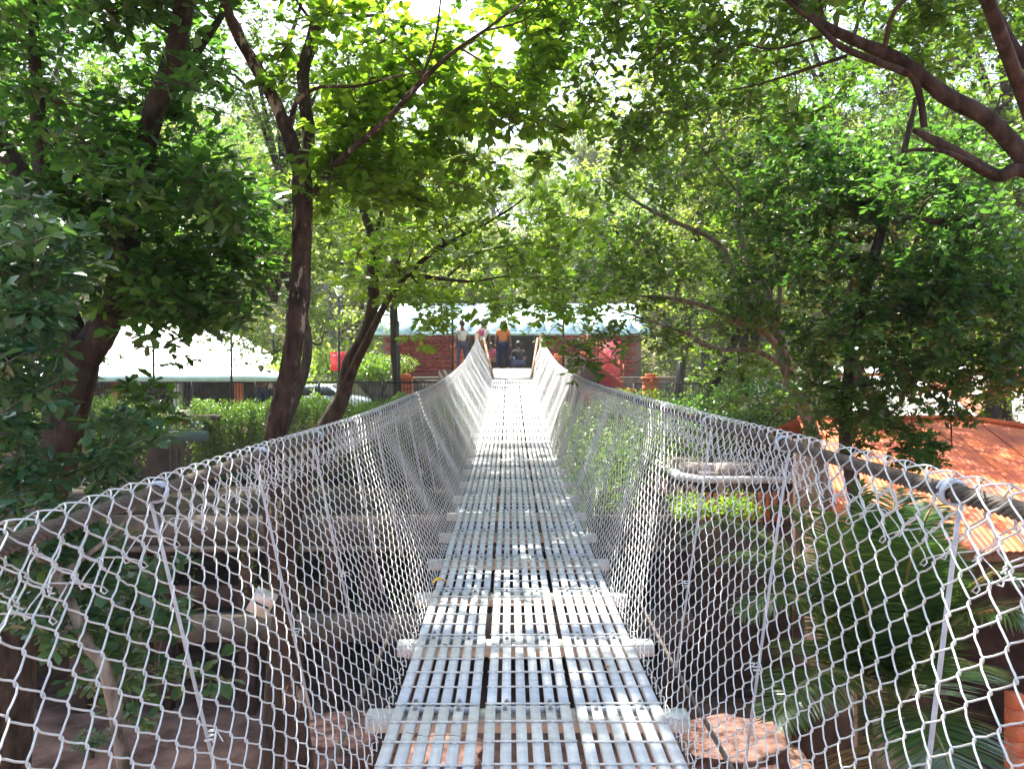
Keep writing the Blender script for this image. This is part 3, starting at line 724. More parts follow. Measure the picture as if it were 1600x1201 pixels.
# hangers
for sg in (-1, 1):
    tops = [2.25 + 0.93*k for k in range(-5, 24)] if sg < 0 else [1.78 + 1.1*k for k in range(-4, 21)]
    for d in tops:
        if d > 23.8: break
        db_ = d + (0.12 if sg < 0 else -0.12)
        hg = MB(); c = Vector((sg*XC, d, cz(sg, d)))
        b_ = Vector((-0.82 if sg < 0 else DX + .735, db_, dz(db_)-0.05))
        hg.tube([c + Vector((sg*.028, 0, 0.0)), c + Vector((sg*.012, 0, -.06)), b_], 0.0056, 8)
        ho = hg.obj('hanger_rod', M['rod'], br, smooth=True)
        co = MB(); pts = []
        turns = 2.6
        for k in range(int(turns*14)+1):
            a = k/14*2*math.pi + 0.6; pts.append(c + Vector((0.0265*math.cos(a), -0.013 + 0.028*k/(turns*14) + .003*math.sin(a*1.7+d), 0.0265*math.sin(a))))
        co.tube(pts, 0.0052, 6); co.obj('wrap_coil', M['rod'], ho, smooth=True)
        # wire tie half way
        mpt = c.lerp(b_, 0.66); tie = []
        for k in range(30):
            a = k/10*2*math.pi; tie.append(mpt + Vector((0.013*math.cos(a) - sg*.004, 0.013*math.sin(a) + (k-15)*.0015, (k-15)*.0007)))
        tie.append(mpt + Vector((-sg*.06, -.06, .01)))
        MB().tube(tie, 0.002, 4).obj('wire_tie', M['wire'], ho, smooth=True)
# wooden handrails at the end
for sg in (-1, 1):
    a = Vector((DX+sg*0.54, 22.4, dz(22.4))); b = Vector((DX*.5+sg*0.86, 25.6, EYE+1.05))
    MB().tube([a + Vector((0,0,.08)), b], 0.035, 6).obj('wooden_handrail', M['wood'], br)
    MB().tube([a.lerp(b, .05) + Vector((0,.25,-.05)), b + Vector((0,.1,-.5))], 0.03, 6).obj('wooden_handrail', M['wood'], br)
    for k in range(5):
        p = a.lerp(b, (k+.8)/5.5); MB().box((p.x, p.y, (p.z + dz(p.y))/2 - .02), (.05,.05, max(p.z-dz(p.y), .08))).obj('baluster', M['wood'], br)
    MB().box((sg*0.98, 24.5, EYE+.0), (.14,.14, 2.3)).obj('end_post', M['wood'], br)

# things lying on the deck
def on_deck(px, py):
    d = 2.0
    for _ in range(60):
        d += ((EYE-dz(d))*F/(py-580) - d)*0.5
    return Vector(((px-796)/F*d, d, dz(d)))
p = on_deck(686, 917)
yl = MB(); n_ = 9; V = []
for i in range(n_):
    t = i/(n_-1); wd = .032*math.sin(math.pi*min(t*1.05, 1))**.8
    for s_ in (-1, 0, 1): V.append((t*.1-.05, s_*wd, .012 + .03*math.sin(math.pi*t) + (.012 if s_ else 0)))
yl.add(V, [(3*i+j, 3*i+j+1, 3*i+j+4, 3*i+j+3) for i in range(n_-1) for j in range(2)])
yl.tube([(.05,0,.012),(.085,.01,.008)], .0012, 4)
o = yl.obj('fallen_leaf', M['yellow_leaf'], smooth=True, label='single curled yellow leaf lying on the left deck panel', category='leaf'); o.location = p; o.rotation_euler = (0, 0, .3)
a = on_deck(634, 1152); b = on_deck(718, 1160)
tp = catmull([a + Vector((0,0,.012)), a.lerp(b,.35)+Vector((0,-.012,.010)), a.lerp(b,.7)+Vector((0,.004,.013)), b+Vector((0,.01,.012))], 5)
MB().tube(tp, .0014, 5).obj('dry_twig', M['wood'], label='thin dry twig lying across the nearest left deck panel', category='twig')
for k in range(7):
    px, py = [(905,930),(1000,812),(955,1045),(660,880),(845,880),(700,1012),(930,845)][k]
    p = on_deck(px, py); s_ = random.uniform(.03,.05)
    m_ = MB(); leaves(m_, np.array([[0,0,0.006]]), np.array([[1,.3,0.05]]), np.array([[0,.1,1.0]]), np.array([s_]))
    o = m_.obj('dry_leaf_scrap', M['wood'], label='small dry brown leaf scrap on the bridge deck', category='leaf', group='dry leaf scraps on the deck'); o.location = p; o.rotation_euler = (0,0,k*1.7)

# ------------------------------------------------------------------ people
def skin(name, verts, edges, rad, m_, parent, sub=1):
    me = bpy.data.meshes.new(name); me.from_pydata([tuple(v) for v in verts], edges, []); me.update()
    me.materials.append(m_)
    o = link(name, me, parent)
    md = o.modifiers.new('skin', 'SKIN'); md.use_smooth_shade = True
    for i, v in enumerate(me.skin_vertices[0].data):
        r_ = rad[i]; v.radius = r_ if isinstance(r_, tuple) else (r_, r_)
    me.skin_vertices[0].data[0].use_root = True
    s_ = o.modifiers.new('sub', 'SUBSURF'); s_.levels = sub; s_.render_levels = sub
    return o
def person(loc, rz, label, shirt, legs, pose='stand', h=1.68, lean=0.0, arms=((-.16,-.02),(.16,-.02))):
    t = thing('person', label, 'person', loc, rz); k = h/1.68
    if pose == 'stand':
        pel, kn, an = .92, .49, .07; ch, nk, hd = 1.30, 1.44, 1.58
        hips = [(-.10,.0,pel-.06),(.10,.0,pel-.06)]; knees = [(-.13,.02,kn),(.14,.01,kn)]; ank = [(-.16,-.01,an),(.17,-.02,an)]
        toe = [(-.18,.12,.035),(.20,.11,.035)]
        fy = lean
    elif pose == 'crouch':
        pel, ch, nk, hd = .24, .58, .72, .86
        hips = [(-.10,.02,.24),(.10,.02,.24)]; knees = [(-.2,.36,.5),(.2,.36,.5)]; ank = [(-.16,.12,.07),(.16,.12,.07)]; toe = [(-.18,.26,.035),(.18,.26,.035)]
        fy = .12
    else:  # sitting
        pel, ch, nk, hd = .45, .82, .95, 1.08
        hips = [(-.09,.0,.45),(.09,.0,.45)]; knees = [(-.11,.38,.46),(.11,.38,.46)]; ank = [(-.11,.36,.08),(.11,.36,.08)]; toe = [(-.12,.48,.035),(.12,.48,.035)]
        fy = .03
    S = lambda v: (v[0]*k, v[1]*k, v[2]*k)
    pv = (0,0,pel); wv = (0, fy*.3, (pel+ch)/2); cv = (0, fy*.8, ch); nv = (0, fy*1.1, nk); hv = (0, fy*1.25+.01, hd-.03); tv = (0, fy*1.3, hd+.06)
    sh = [(-.17, fy*.85, ch+.04), (.17, fy*.85, ch+.04)]
    el = []; wr = []
    for i, s_ in ((0,-1),(1,1)):
        ax, ay = arms[i]
        if pose == 'stand': e = (s_*.25, fy*.6-.04, ch-.24); w_ = (ax + s_*.06, fy+ay+.05, ch-.44)
        elif pose == 'crouch': e = (s_*.29, .16, ch-.2); w_ = (s_*.2, .34, ch-.22)
        else: e = (s_*.24, .06, ch-.22); w_ = (s_*.18, .25, ch-.34)
        el.append(e); wr.append(w_)
    V = [pv, wv, cv, nv, hv, tv, hips[0], knees[0], ank[0], toe[0], hips[1], knees[1], ank[1], toe[1], sh[0], el[0], wr[0], sh[1], el[1], wr[1]]
    E = [(0,1),(1,2),(2,3),(3,4),(4,5),(0,6),(6,7),(7,8),(8,9),(0,10),(10,11),(11,12),(12,13),(2,14),(14,15),(15,16),(2,17),(17,18),(18,19)]
    Rr = [(.13,.09),(.115,.08),(.14,.09),.05,(.075,.09),(.06,.07),.075,.05,.035,.03,.075,.05,.035,.03,.05,.036,.026,.05,.036,.026]
    Rr = [tuple(a*k for a in r_) if isinstance(r_, tuple) else r_*k for r_ in Rr]
    skin('body', [S(v) for v in V], E, Rr, M['skin'], t)
    for i in (0, 1):
        hm = MB()
        w_ = Vector(S(wr[i])); e = Vector(S(el[i])); dr = (w_-e).normalized(); sd_ = Vector((0,1,0)) if abs(dr.y) < .7 else Vector((1,0,0))
        hm.tube([w_, w_+dr*.05*k, w_+dr*.085*k], [.024*k,.034*k,.028*k], 8)
        for q in range(4):
            o_ = sd_*((q-1.5)*.015*k); ln = (.065,.078,.072,.055)[q]*k
            hm.tube([w_+dr*.075*k+o_, w_+dr*(.075*k+ln*.55)+o_*1.1, w_+dr*(.075*k+ln)+o_*1.05 + dr.cross(sd_)*.012*k], [.0085*k,.008*k,.006*k], 5)
        hm.tube([w_+dr*.02*k+sd_*.02*k, w_+dr*.05*k+sd_*.045*k, w_+dr*.085*k+sd_*.05*k], [.011*k,.010*k,.007*k], 5)
        hm.obj('hand', M['skin'], t, smooth=True)
    # clothing
    V = [pv, wv, cv, sh[0], tuple((np.array(sh[0])*.4+np.array(el[0])*.6)), sh[1], tuple((np.array(sh[1])*.4+np.array(el[1])*.6)), (0, fy, nk-.05)]
    skin('shirt', [S(v) for v in V], [(0,1),(1,2),(2,3),(3,4),(2,5),(5,6),(2,7)], [tuple(a*k for a in r_) for r_ in ((.165,.12),(.15,.11),(.165,.115),(.07,.07),(.062,.062),(.07,.07),(.062,.062),(.07,.065))], M[shirt], t)
    V = [(0,0,pel-.01), hips[0], knees[0], tuple(np.array(ank[0])+(0,0,.03)), hips[1], knees[1], tuple(np.array(ank[1])+(0,0,.03))]
    skin('trousers', [S(v) for v in V], [(0,1),(1,2),(2,3),(0,4),(4,5),(5,6)], [tuple(a*k for a in r_) for r_ in ((.155,.115),(.095,.1),(.072,.075),(.06,.065),(.095,.1),(.072,.075),(.06,.065))], M[legs], t)
    hc = Vector(S(hv))
    hb = MB()
    nu, nv_ = 12, 7; V = []
    for a in range(nv_):
        th = a/(nv_-1)*R(118)
        for b in range(nu):
            f_ = b/nu*2*math.pi; back = max(0, -math.sin(f_))
            V.append((hc.x + .093*k*math.sin(th)*math.cos(f_), hc.y -.012 + .108*k*math.sin(th)*math.sin(f_), hc.z + .035*k + (.115*math.cos(th) - .05*back*(a/(nv_-1)))*k))
    hb.add(V, [(a*nu+b, a*nu+(b+1)%nu, (a+1)*nu+(b+1)%nu, (a+1)*nu+b) for a in range(nv_-1) for b in range(nu)])
    hb.obj('hair', M['hair'], t, smooth=True)
    fm = MB()
    fm.tube([hc+Vector((0,.085*k,.02*k)), hc+Vector((0,.112*k,-.012*k)), hc+Vector((0,.09*k,-.022*k))], [.008*k,.014*k,.008*k], 6)
    for sx in (-1,1): fm.tube([hc+Vector((sx*.074*k,0,.02*k)), hc+Vector((sx*.09*k,-.008*k,0)), hc+Vector((sx*.076*k,0,-.03*k))], [.01*k,.016*k,.008*k], 6)
    fm.obj('nose_and_ears', M['skin'], t, smooth=True)
    em = MB()
    for sx in (-1,1): em.tube([hc+Vector((sx*.03*k-.012*k,.088*k,.022*k)), hc+Vector((sx*.03*k+.012*k,.088*k,.022*k))], .006*k, 5)
    em.tube([hc+Vector((-.022*k,.086*k,-.045*k)), hc+Vector((.022*k,.086*k,-.045*k))], .005*k, 5)
    em.obj('eyes_and_mouth', M['cloth_brown'], t)
    return t
LZ = EYE + 0.04
person((P(786,580,27.2).x, 27.2, LZ), 0, 'person in orange t-shirt and navy trousers standing with back turned at the bridge end', 'cloth_orange', 'cloth_navy', arms=((-.2,0),(.2,0)))
person((P(722,580,27.0).x, 27.0, LZ), 0.5, 'person in white t-shirt and jeans standing at the left end of the landing', 'cloth_white', 'cloth_jeans')
pp = person((P(753,580,26.2).x, 26.2, LZ), -0.25, 'person in white top with pink print leaning by the left wooden handrail', 'cloth_white', 'cloth_tan', lean=.12, h=1.66)
mbp = MB(); mbp.box((0, -.10, 1.22), (.2, .02, .2)); mbp.box((.02, -.113, 1.16), (.12, .01, .1)); mbp.obj('shirt_print', M['cloth_pink'], pp)
person((P(768,580,26.0).x, 26.0, LZ), 2.6, 'small person in pink top sitting beside the left wooden handrail', 'cloth_pink', 'cloth_tan', 'sit', h=1.25)
person((P(812,580,26.6).x, 26.6, LZ), 0.3, 'person in dark grey t-shirt crouching at the right of the landing', 'cloth_grey', 'cloth_jeans', 'crouch')
person((P(408,580,31).x, 31, PL), 0.8, 'person in reddish brown shirt beside the corner of the white roof', 'cloth_brown', 'cloth_navy', h=1.95)
person((P(420,580,31.4).x, 31.4, PL), -0.4, 'person in pale shirt beside the corner of the white roof', 'cloth_white', 'cloth_navy', h=1.75)

# ------------------------------------------------------------------ creepers and bushes
def wall_vines():
    t = thing('hanging_creeper', 'bright green creeper spilling over the retaining wall left of the bridge', 'creeper', (0, 24, 0))
    mb = MB(); sm = MB()
    def strands(xa, xb, n, lmin, lmax, yoff=0.0, top=EYE-1.0):
        for i in range(n):
            x = rng.uniform(xa, xb); ln = rng.uniform(lmin, lmax)*(0.55 + 0.45*math.sin(x*2.7+1)**2); y = -.35 - rng.random()*.45 + yoff
            m = int(ln/0.038)
            z = top + rng.uniform(-.12,.22) - np.arange(m)*.038
            dr = rng.normal(0,1,(m,3)); dr[:,2] -= .8; nr = rng.normal(0,.5,(m,3)); nr[:,1] -= .7; nr[:,2] += .5
            pos = np.stack([x + .04*np.sin(z*3+x*9) + rng.normal(0,.035,m), y + rng.normal(0,.04,m), z], 1)
            leaves(mb, pos, dr, nr, rng.uniform(.045,.085,m), 'kite', 1.2)
    strands(-9.2, -1.2, 620, 2.2, 4.2)
    strands(-9.3, -1.2, 160, 1.5, 3.0, -.5, EYE-1.25)
    strands(-9.2, -1.2, 120, .4, 1.0, -.25)
    strands(-16, -10.3, 160, 1.0, 3.2, -.1)
    strands(1.2, 12, 420, 1.2, 4.2)
    # mound on top
    m = 22000; x = rng.uniform(-9.4, -1.0, m); y = rng.uniform(-.7, .9, m)
    z = EYE - 1.15 + .22*np.sin(x*1.7) + .12*np.sin(x*5.3) - .35*np.abs(y-.1)**1.5 + rng.random(m)*.22 + .1*np.sin(y*6+x*3)
    dr = rng.normal(0,1,(m,3)); nr = rng.normal(0,.5,(m,3)); nr[:,2] += .8
    leaves(mb, np.stack([x,y,z],1), dr, nr, rng.uniform(.05,.10,m), 'kite', 1.1)
    mb.obj('foliage', L['vine'], t, kind='stuff')
wall_vines()
def bush(name, c, r, n, size, lm, label, cat='bush', kind='kite', group=None):
    t = thing(name, label, cat, tuple(c), group=group)
    mb = MB(); sm = MB()
    nl = 9; lob = rng.normal(0, .45, (nl, 3)); lob[:, 2] = np.abs(lob[:, 2])*.7; 
    li = rng.integers(0, nl, n); v = rng.normal(0, 1, (n, 3)); v /= np.linalg.norm(v, axis=1, keepdims=True); v *= (rng.random((n, 1))**.35)*.52
    pos = (lob[li] + v)*np.array(r)
    dr = v + rng.normal(0,.5,(n,3)); nr = rng.normal(0,.5,(n,3)); nr[:,2] += .8
    leaves(mb, pos, dr, nr, size*rng.uniform(.6,1.2,n), kind)
    mb.obj('foliage', lm, t, kind='stuff')
    for k in range(7):
        e = lob[k]*np.array(r); pts = catmull([(0,0,-r[2]*.9), tuple(e*.4+np.array([0,0,-r[2]*.2])), tuple(e)], 4); sm.tube(pts, np.linspace(.035,.008,len(pts)), 5)
    sm.obj('stems', M['twig'], t, kind='stuff')
bush('shrub', P(600,585,31), (1.3,.9,.7), 3500, .12, L['vine'], 'rounded green shrub at the foot of the brick wall left part')
bush('shrub', P(440,590,34), (1.4,1,.8), 3000, .13, L['bright'], 'light green shrub right of the white roof corner')
bush('shrub', P(480,570,38), (1.8,1,1.2), 3500, .15, L['far'], 'pale shrub on the bank behind the parked car')
bush('shrub', P(1180,650,20), (1.5,1.2,1.1), 5000, .10, L['dark'], 'dark green bush below the leaning right tree')
bush('shrub', P(1095,655,22), (1.5,1.0,.8), 4500, .10, L['mid'], 'green bush just above the right handrail cable')
bush('shrub', P(985,640,24.2), (1.3,.7,.55), 3500, .09, L['vine'], 'yellow green shrub beside the orange pillar on the right')
bush('shrub', P(1010,720,21), (1.6,1.2,1.4), 5000, .09, L['mid'], 'tall bush behind the right chain link side', )
bush('shrub', P(930,790,16.5), (1.1,.9,1.5), 4200, .08, L['vine'], 'light green shrub seen through the right mesh near the deck')
bush('shrub', P(180,670,21), (1.5,1,.9), 4000, .10, L['mid'], 'dark leafy bush under the white roof, left of the concrete landing')
bush('shrub', P(1130,800,17.5), (.9,.6,.4), 1500, .09, L['bright'], 'small bright plant on the terrace below the pale kerb')
bush('weed', P(140,1165,15), (.35,.3,.3), 260, .10, L['blue'], 'small leafy weed on the sunlit red soil, lower left', 'weed')
# slender hanging vines in front of the concrete building
hv_ = thing('hanging_vines', 'thin strands of small leaved vine hanging before the concrete building', 'vine', (0, 17.5, 0)); mb = MB()
for px in (115, 190, 300, 380, 395, 470, 505, 560, 615, 640):
    p0 = P(px, 840 + 25*math.sin(px), 17.5); m = 60; z = p0.z - np.arange(m)*.035*(1+.3*math.sin(px*3))
    leaves(mb, np.stack([p0.x + .03*np.sin(z*4) + rng.normal(0,.02,m), rng.normal(0,.02,m), z], 1), rng.normal(0,1,(m,3))-np.array([0,0,.8]), rng.normal(0,.5,(m,3))+np.array([0,-.6,.4]), rng.uniform(.05,.08,m), 'kite')
mb.obj('foliage', L['vine'], hv_, kind='stuff')

# red earth boulders
def boulder(c, r, label):
    n1, n2 = 34, 20; V = []
    for a in range(n2):
        th = a/(n2-1)*math.pi
        for b in range(n1):
            f_ = b/n1*2*math.pi; v = Vector((math.sin(th)*math.cos(f_), math.sin(th)*math.sin(f_), math.cos(th)))
            q = v*1.3 + Vector(c)
            k = 1 + .5*noise.fractal(q, 1, 2, 3) + .16*noise.voronoi(q*3.0)[0][0] + .05*noise.fractal(q*6, 1, 2, 3); v = v*k
            V.append((max(min(v.x, .8+.1*v.y), -.8)*r[0], v.y*r[1], max(min(v.z, .55+.12*v.x), -.8)*r[2]))
    mb = MB().add(V, [(a*n1+b, (a+1)*n1+b, (a+1)*n1+(b+1)%n1, a*n1+(b+1)%n1) for a in range(n2-1) for b in range(n1)])
    o = mb.obj('laterite_boulder', M['laterite'], label=label, category='boulder'); o.location = c
boulder(P(520,1168,14.5), (1.15,.8,.6), 'large reddish laterite block under the left side of the bridge')
boulder(P(1150,1180,14), (1.1,.9,.5), 'large reddish laterite block under the right side of the bridge')
boulder(P(690,1190,13.2), (.9,.6,.4), 'reddish laterite block below the gaps of the near deck')

# ------------------------------------------------------------------ TREES
# big left tree
t1 = Tree('broadleaf_tree', 'massive dark tree at the left with a forked trunk in front of the white roof', L['dark'], M['bark'], base=P(60, 1000, 8.4))
t1.limb([(-30,1500,8.6,.34),(20,900,8.5,.28),(70,760,8.5,.24),(110,620,8.5,.21),(128,530,8.5,.26)], 14)
t1.limb([(128,560,8.5,.2),(165,510,8.5,.15),(190,440,8.5,.13),(215,300,8.4,.12),(240,190,8.2,.11),(280,80,8,.1),(300,-60,8,.08),(330,-260,7.5,.05)], 12)
t1.limb([(126,560,8.5,.22),(95,480,8.6,.15),(75,380,8.8,.14),(55,310,9,.13),(15,240,9,.11),(-60,130,9,.08),(-200,0,9,.05)], 12)
t1.limb([(78,330,8.8,.1),(68,220,8.6,.09),(60,100,8.5,.06),(58,0,8.4,.045),(40,-150,8,.03)], 9)
t1.limb([(225,190,8.2,.05),(330,60,8.6,.04),(400,-60,8.8,.03)], 7)
cs = in_ellipses([(150,120,300,330,6.6,10.5),(290,380,130,170,7.5,9.5,1.2),(285,60,60,130,7.5,9.5,1.0),(60,380,150,180,7.5,10,1.0),(180,-200,380,200,5,10,.8),(260,300,150,200,7.4,10,.8)], 320, gap=[(250,570,190,75),(420,90,75,180)])
t1.clumps(cs, .42, 11, 6, .155, wid=.95)
cs = in_ellipses([(250,455,140,40,7,8.5),(345,490,70,30,7.2,8,.8),(260,535,70,18,7.2,7.8,.45),(210,650,70,60,7.5,8.5,.9)], 26)
t1.clumps(cs, .26, 5, 5, .15)
t1.done()
# low rosette-leaved sapling, far left
t0 = Tree('rosette_sapling', 'young tree with blue green spoon shaped leaves in rosettes, leftmost and close to the cable', L['blue'], M['bark_pale'], base=P(60, 1100, 4.6))
t0.limb([(330,2400,4.8,.05),(190,1200,4.7,.042),(130,1000,4.7,.034),(85,900,4.7,.03),(20,820,4.6,.026),(-30,700,4.6,.02),(-60,500,4.6,.014)], 8)
t0.limb([(90,900,4.7,.02),(180,830,4.9,.014),(230,760,5,.008)], 6)
cs = in_ellipses([(60,560,130,90,4.2,5,.8),(20,420,110,110,4.4,5.6),(60,620,120,130,4.4,5.6,1.2),(30,760,130,90,4.4,5.6,1.0),(150,480,60,90,4.8,5.8,.5),(150,700,90,70,4.8,5.8,.9)], 125, gap=[(135,560,62,95),(95,690,55,80),(280,560,120,50)])
t0.clumps(cs, .2, 5, 7, .115, tw_r=.0025, jit=.45, wid=.85)
cs = in_ellipses([(150,930,150,100,4.6,6.2),(230,1040,110,90,4.8,6.2,.9),(100,860,90,60,4.6,5.8,.8)], 50)
t0.clumps(cs, .22, 6, 6, .125, tw_r=.0025, jit=.45)
t0.done()
# slim central-left tree
t2 = Tree('slim_tree', 'slim lichen patched tree left of the deck that forks above the cable', L['bright'], M['lichen'], base=P(440, 1100, 8), rs=.78)
t2.limb([(560,1800,8.0,.24),(480,1300,8.0,.17),(455,1050,8.0,.15),(430,850,8.0,.14),(427,700,8.0,.135),(448,600,8.0,.13),(465,500,8.0,.13),(472,400,8,.125),(474,300,8,.12),(470,240,8,.11)], 14)
t2.limb([(470,265,8,.10),(448,200,8,.085),(425,150,8,.08),(398,100,7.9,.075),(375,60,7.8,.07),(352,0,7.7,.065),(330,-120,7.5,.05),(300,-300,7.2,.03)], 12)
t2.limb([(474,290,8.05,.09),(484,220,8.3,.08),(478,160,8.4,.08),(476,110,8.5,.085),(490,70,8.5,.09),(502,20,8.5,.09),(515,-60,8.5,.08),(520,-250,8.5,.05)], 12)
t2.limb([(486,310,7.95,.045),(520,265,7.7,.04),(560,228,7.5,.038),(610,185,7.3,.035),(650,140,7.2,.032),(700,92,7.1,.026),(760,50,7,.018),(840,-10,6.9,.010)], 9, main=True)
t2.limb([(655,135,7.2,.022),(680,70,7.2,.016),(690,0,7.3,.010)], 6)
t2.limb([(760,52,7,.014),(820,35,7.3,.010),(850,0,7.5,.006)], 5)
t2.limb([(456,195,8,.04),(466,162,7.8,.028),(500,140,7.7,.022),(560,138,7.6,.018),(610,125,7.5,.014),(660,115,7.5,.008)], 7)
t2.limb([(515,50,8.5,.045),(560,32,8.4,.03),(600,28,8.3,.015)], 7)
t2.limb([(556,35,8.4,.02),(590,5,8.3,.012),(600,-40,8.3,.008)], 6)
t2.limb([(470,-60,8.2,.05),(560,-220,9,.04),(760,-260,10,.03),(950,-240,11,.02)], 7)
cs = in_ellipses([(640,20,150,70,7,10,.5),(850,20,90,70,7.5,10,.8),(520,110,50,60,8,9.5,.5),(640,180,140,120,7.7,9.8),(760,130,110,110,7.4,9.6,1.0),(560,260,110,70,7.5,9.5,.9),(430,90,60,130,7.6,9,1.1),(820,190,80,90,7,9.5,.7),(700,270,130,60,7.5,10,.7)], 150, gap=[(470,25,30,40),(395,90,40,110),(488,130,26,130),(440,210,40,60),(790,222,60,26),(800,80,45,35)])
t2.clumps(cs, .33, 8, 6, .145)
t2.done()
# second central tree: two stems
t3 = Tree('twin_stem_tree', 'dark twin stemmed tree leaning right behind the slim tree, long branch over the deck', L['bright'], M['bark'], base=P(500, 1000, 11), rs=.72)
t3.limb([(400,1500,11.2,.25),(450,850,11,.2),(500,690,11,.17),(535,620,11,.15),(545,570,11,.135),(572,520,11,.12),(584,470,11,.11),(582,420,11,.10),(584,380,11,.09),(560,300,11,.06),(550,220,11,.04),(545,100,11,.02)], 12)
t3.limb([(538,610,11,.12),(560,560,10.8,.08),(590,500,10.6,.065),(612,460,10.4,.055),(635,432,10.2,.05),(670,400,10,.04),(710,375,9.8,.03),(760,350,9.5,.022),(800,325,9.3,.016),(822,308,9.2,.010)], 9)
t3.limb([(587,420,11,.07),(600,430,10.8,.05),(640,430,10.5,.045),(690,436,10.2,.035),(740,440,10,.022),(800,432,10,.012),(900,440,10,.006)], 8)
t3.limb([(700,432,10.2,.022),(740,400,10,.016),(790,385,9.9,.010),(850,380,9.8,.006)], 6)
t3.limb([(584,390,11,.05),(600,320,11,.03),(620,260,11.3,.02),(690,190,11.5,.01)], 6)
t3.limb([(640,430,10.4,.02),(690,480,10.5,.014),(720,500,10.6,.008)], 5)
cs = in_ellipses([(720,420,180,70,9,12),(800,470,130,35,9,12,.8),(660,500,60,35,9.5,11,.6),(580,300,110,110,10,13,.9),(760,330,150,90,9,12,.7),(900,420,110,80,9,13,.9),(870,500,90,30,9,12,.5),(690,465,110,28,9,12,.6),(930,470,90,35,9,12,.6)], 145, gap=[(650,555,60,30),(790,560,90,40)])
t3.clumps(cs, .36, 7, 5, .13)
t3.done()
# leaning right tree, airy
t4 = Tree('leaning_tree', 'leaning tree with pale bare branches reaching left over the right handrail', L['mid'], M['bark_pale'], base=P(1300, 1000, 12), rs=.72)
t4.limb([(1390,1400,12,.22),(1330,950,12,.18),(1300,820,12,.16),(1280,720,12,.15),(1262,650,12,.145),(1235,590,12,.14),(1215,530,12,.13),(1190,470,12,.1),(1150,430,12,.07),(1120,380,12,.055),(1060,350,12,.045),(1000,320,12,.03),(940,280,12,.02)], 12)
t4.limb([(1222,550,12,.08),(1190,515,11.7,.07),(1150,500,11.5,.06),(1100,478,11.3,.05),(1045,466,11.2,.035),(990,462,11.2,.018)], 9)
t4.limb([(1230,575,12,.07),(1180,548,11.6,.05),(1120,545,11.3,.04),(1070,520,11,.032),(1010,500,10.8,.022),(950,480,10.6,.012)], 8)
t4.limb([(1070,520,11,.02),(1020,550,10.8,.014),(960,590,10.6,.008)], 5)
t4.limb([(1215,530,12,.10),(1200,460,12.2,.08),(1170,410,12.4,.07),(1155,360,12.6,.06),(1150,280,13,.04),(1120,180,13,.02)], 9)
t4.limb([(1212,520,12,.06),(1218,450,12,.05),(1205,380,12,.04),(1150,300,12,.03),(1090,230,12,.02)], 8)
t4.limb([(1150,500,11.5,.03),(1090,515,11,.02),(1000,530,10.8,.012)], 6)
cs = in_ellipses([(1060,330,160,120,10.5,14),(1100,470,150,60,10.5,13,.55),(1150,220,160,120,11,15),(980,540,110,45,10,12,.6),(1190,590,80,60,11,13,.7),(1010,420,130,80,11,14,.7)], 150)
t4.clumps(cs, .42, 9, 5, .12)
t4.done()
# overhanging tree, top right (trunk outside the frame)
t5 = Tree('overhanging_tree', 'tree outside the right edge whose thick reddish limbs cross the top right corner', L['mid'], M['bark_red'], base=P(1750, 900, 6), rs=.56)
t5.limb([(1900,2200,6.3,.3),(1830,1200,6.2,.26),(1760,700,6.1,.22),(1700,420,6,.2),(1640,310,6,.17),(1600,250,6,.13),(1560,205,6,.115),(1530,180,6,.11),(1480,155,6,.105),(1440,125,6,.10),(1400,95,6,.09),(1330,65,6,.075),(1280,40,6,.06),(1240,5,6,.05),(1180,-80,6,.04),(1050,-200,6,.03)], 12)
t5.limb([(1690,330,6,.13),(1600,268,6,.095),(1560,275,6,.09),(1530,262,6,.085),(1490,238,6,.07),(1455,220,6,.06),(1425,205,6,.03)], 10)
t5.limb([(1545,270,5.95,.03),(1480,240,5.9,.03),(1440,235,5.9,.028),(1410,237,5.9,.02)], 8)
t5.limb([(1425,118,6,.06),(1436,160,6,.05),(1442,200,6,.045)], 8)
t5.limb([(1420,118,6,.055),(1370,100,5.9,.045),(1310,75,5.9,.04),(1270,40,5.9,.03),(1220,0,5.8,.02)], 8)
t5.limb([(1320,90,6,.025),(1260,110,6.2,.02),(1180,135,6.4,.013),(1100,150,6.6,.007)], 6)
t5.limb([(1280,60,6,.02),(1200,80,6.3,.015),(1110,60,6.6,.010),(1010,95,7,.005)], 6)
t5.limb([(1620,120,6.6,.09),(1590,90,6.6,.085),(1560,40,6.6,.08),(1535,-10,6.6,.075),(1500,-150,6.6,.05)], 9)
t5.limb([(1700,420,6,.1),(1500,-100,4,.06),(1300,-700,3,.05),(900,-1200,3,.04)], 7)
cs = in_ellipses([(1080,120,190,150,6,9),(1240,40,150,120,5.8,8.5,.8),(1400,20,160,100,6,9,.9),(1540,40,100,120,6.5,9,.7),(1000,-120,260,140,5,9,.9),(1350,-180,320,160,4.5,9,.8),(960,60,120,90,6.5,10,.5)], 230)
t5.clumps(cs, .33, 11, 5, .105, tw_r=.0025)
t5.done()
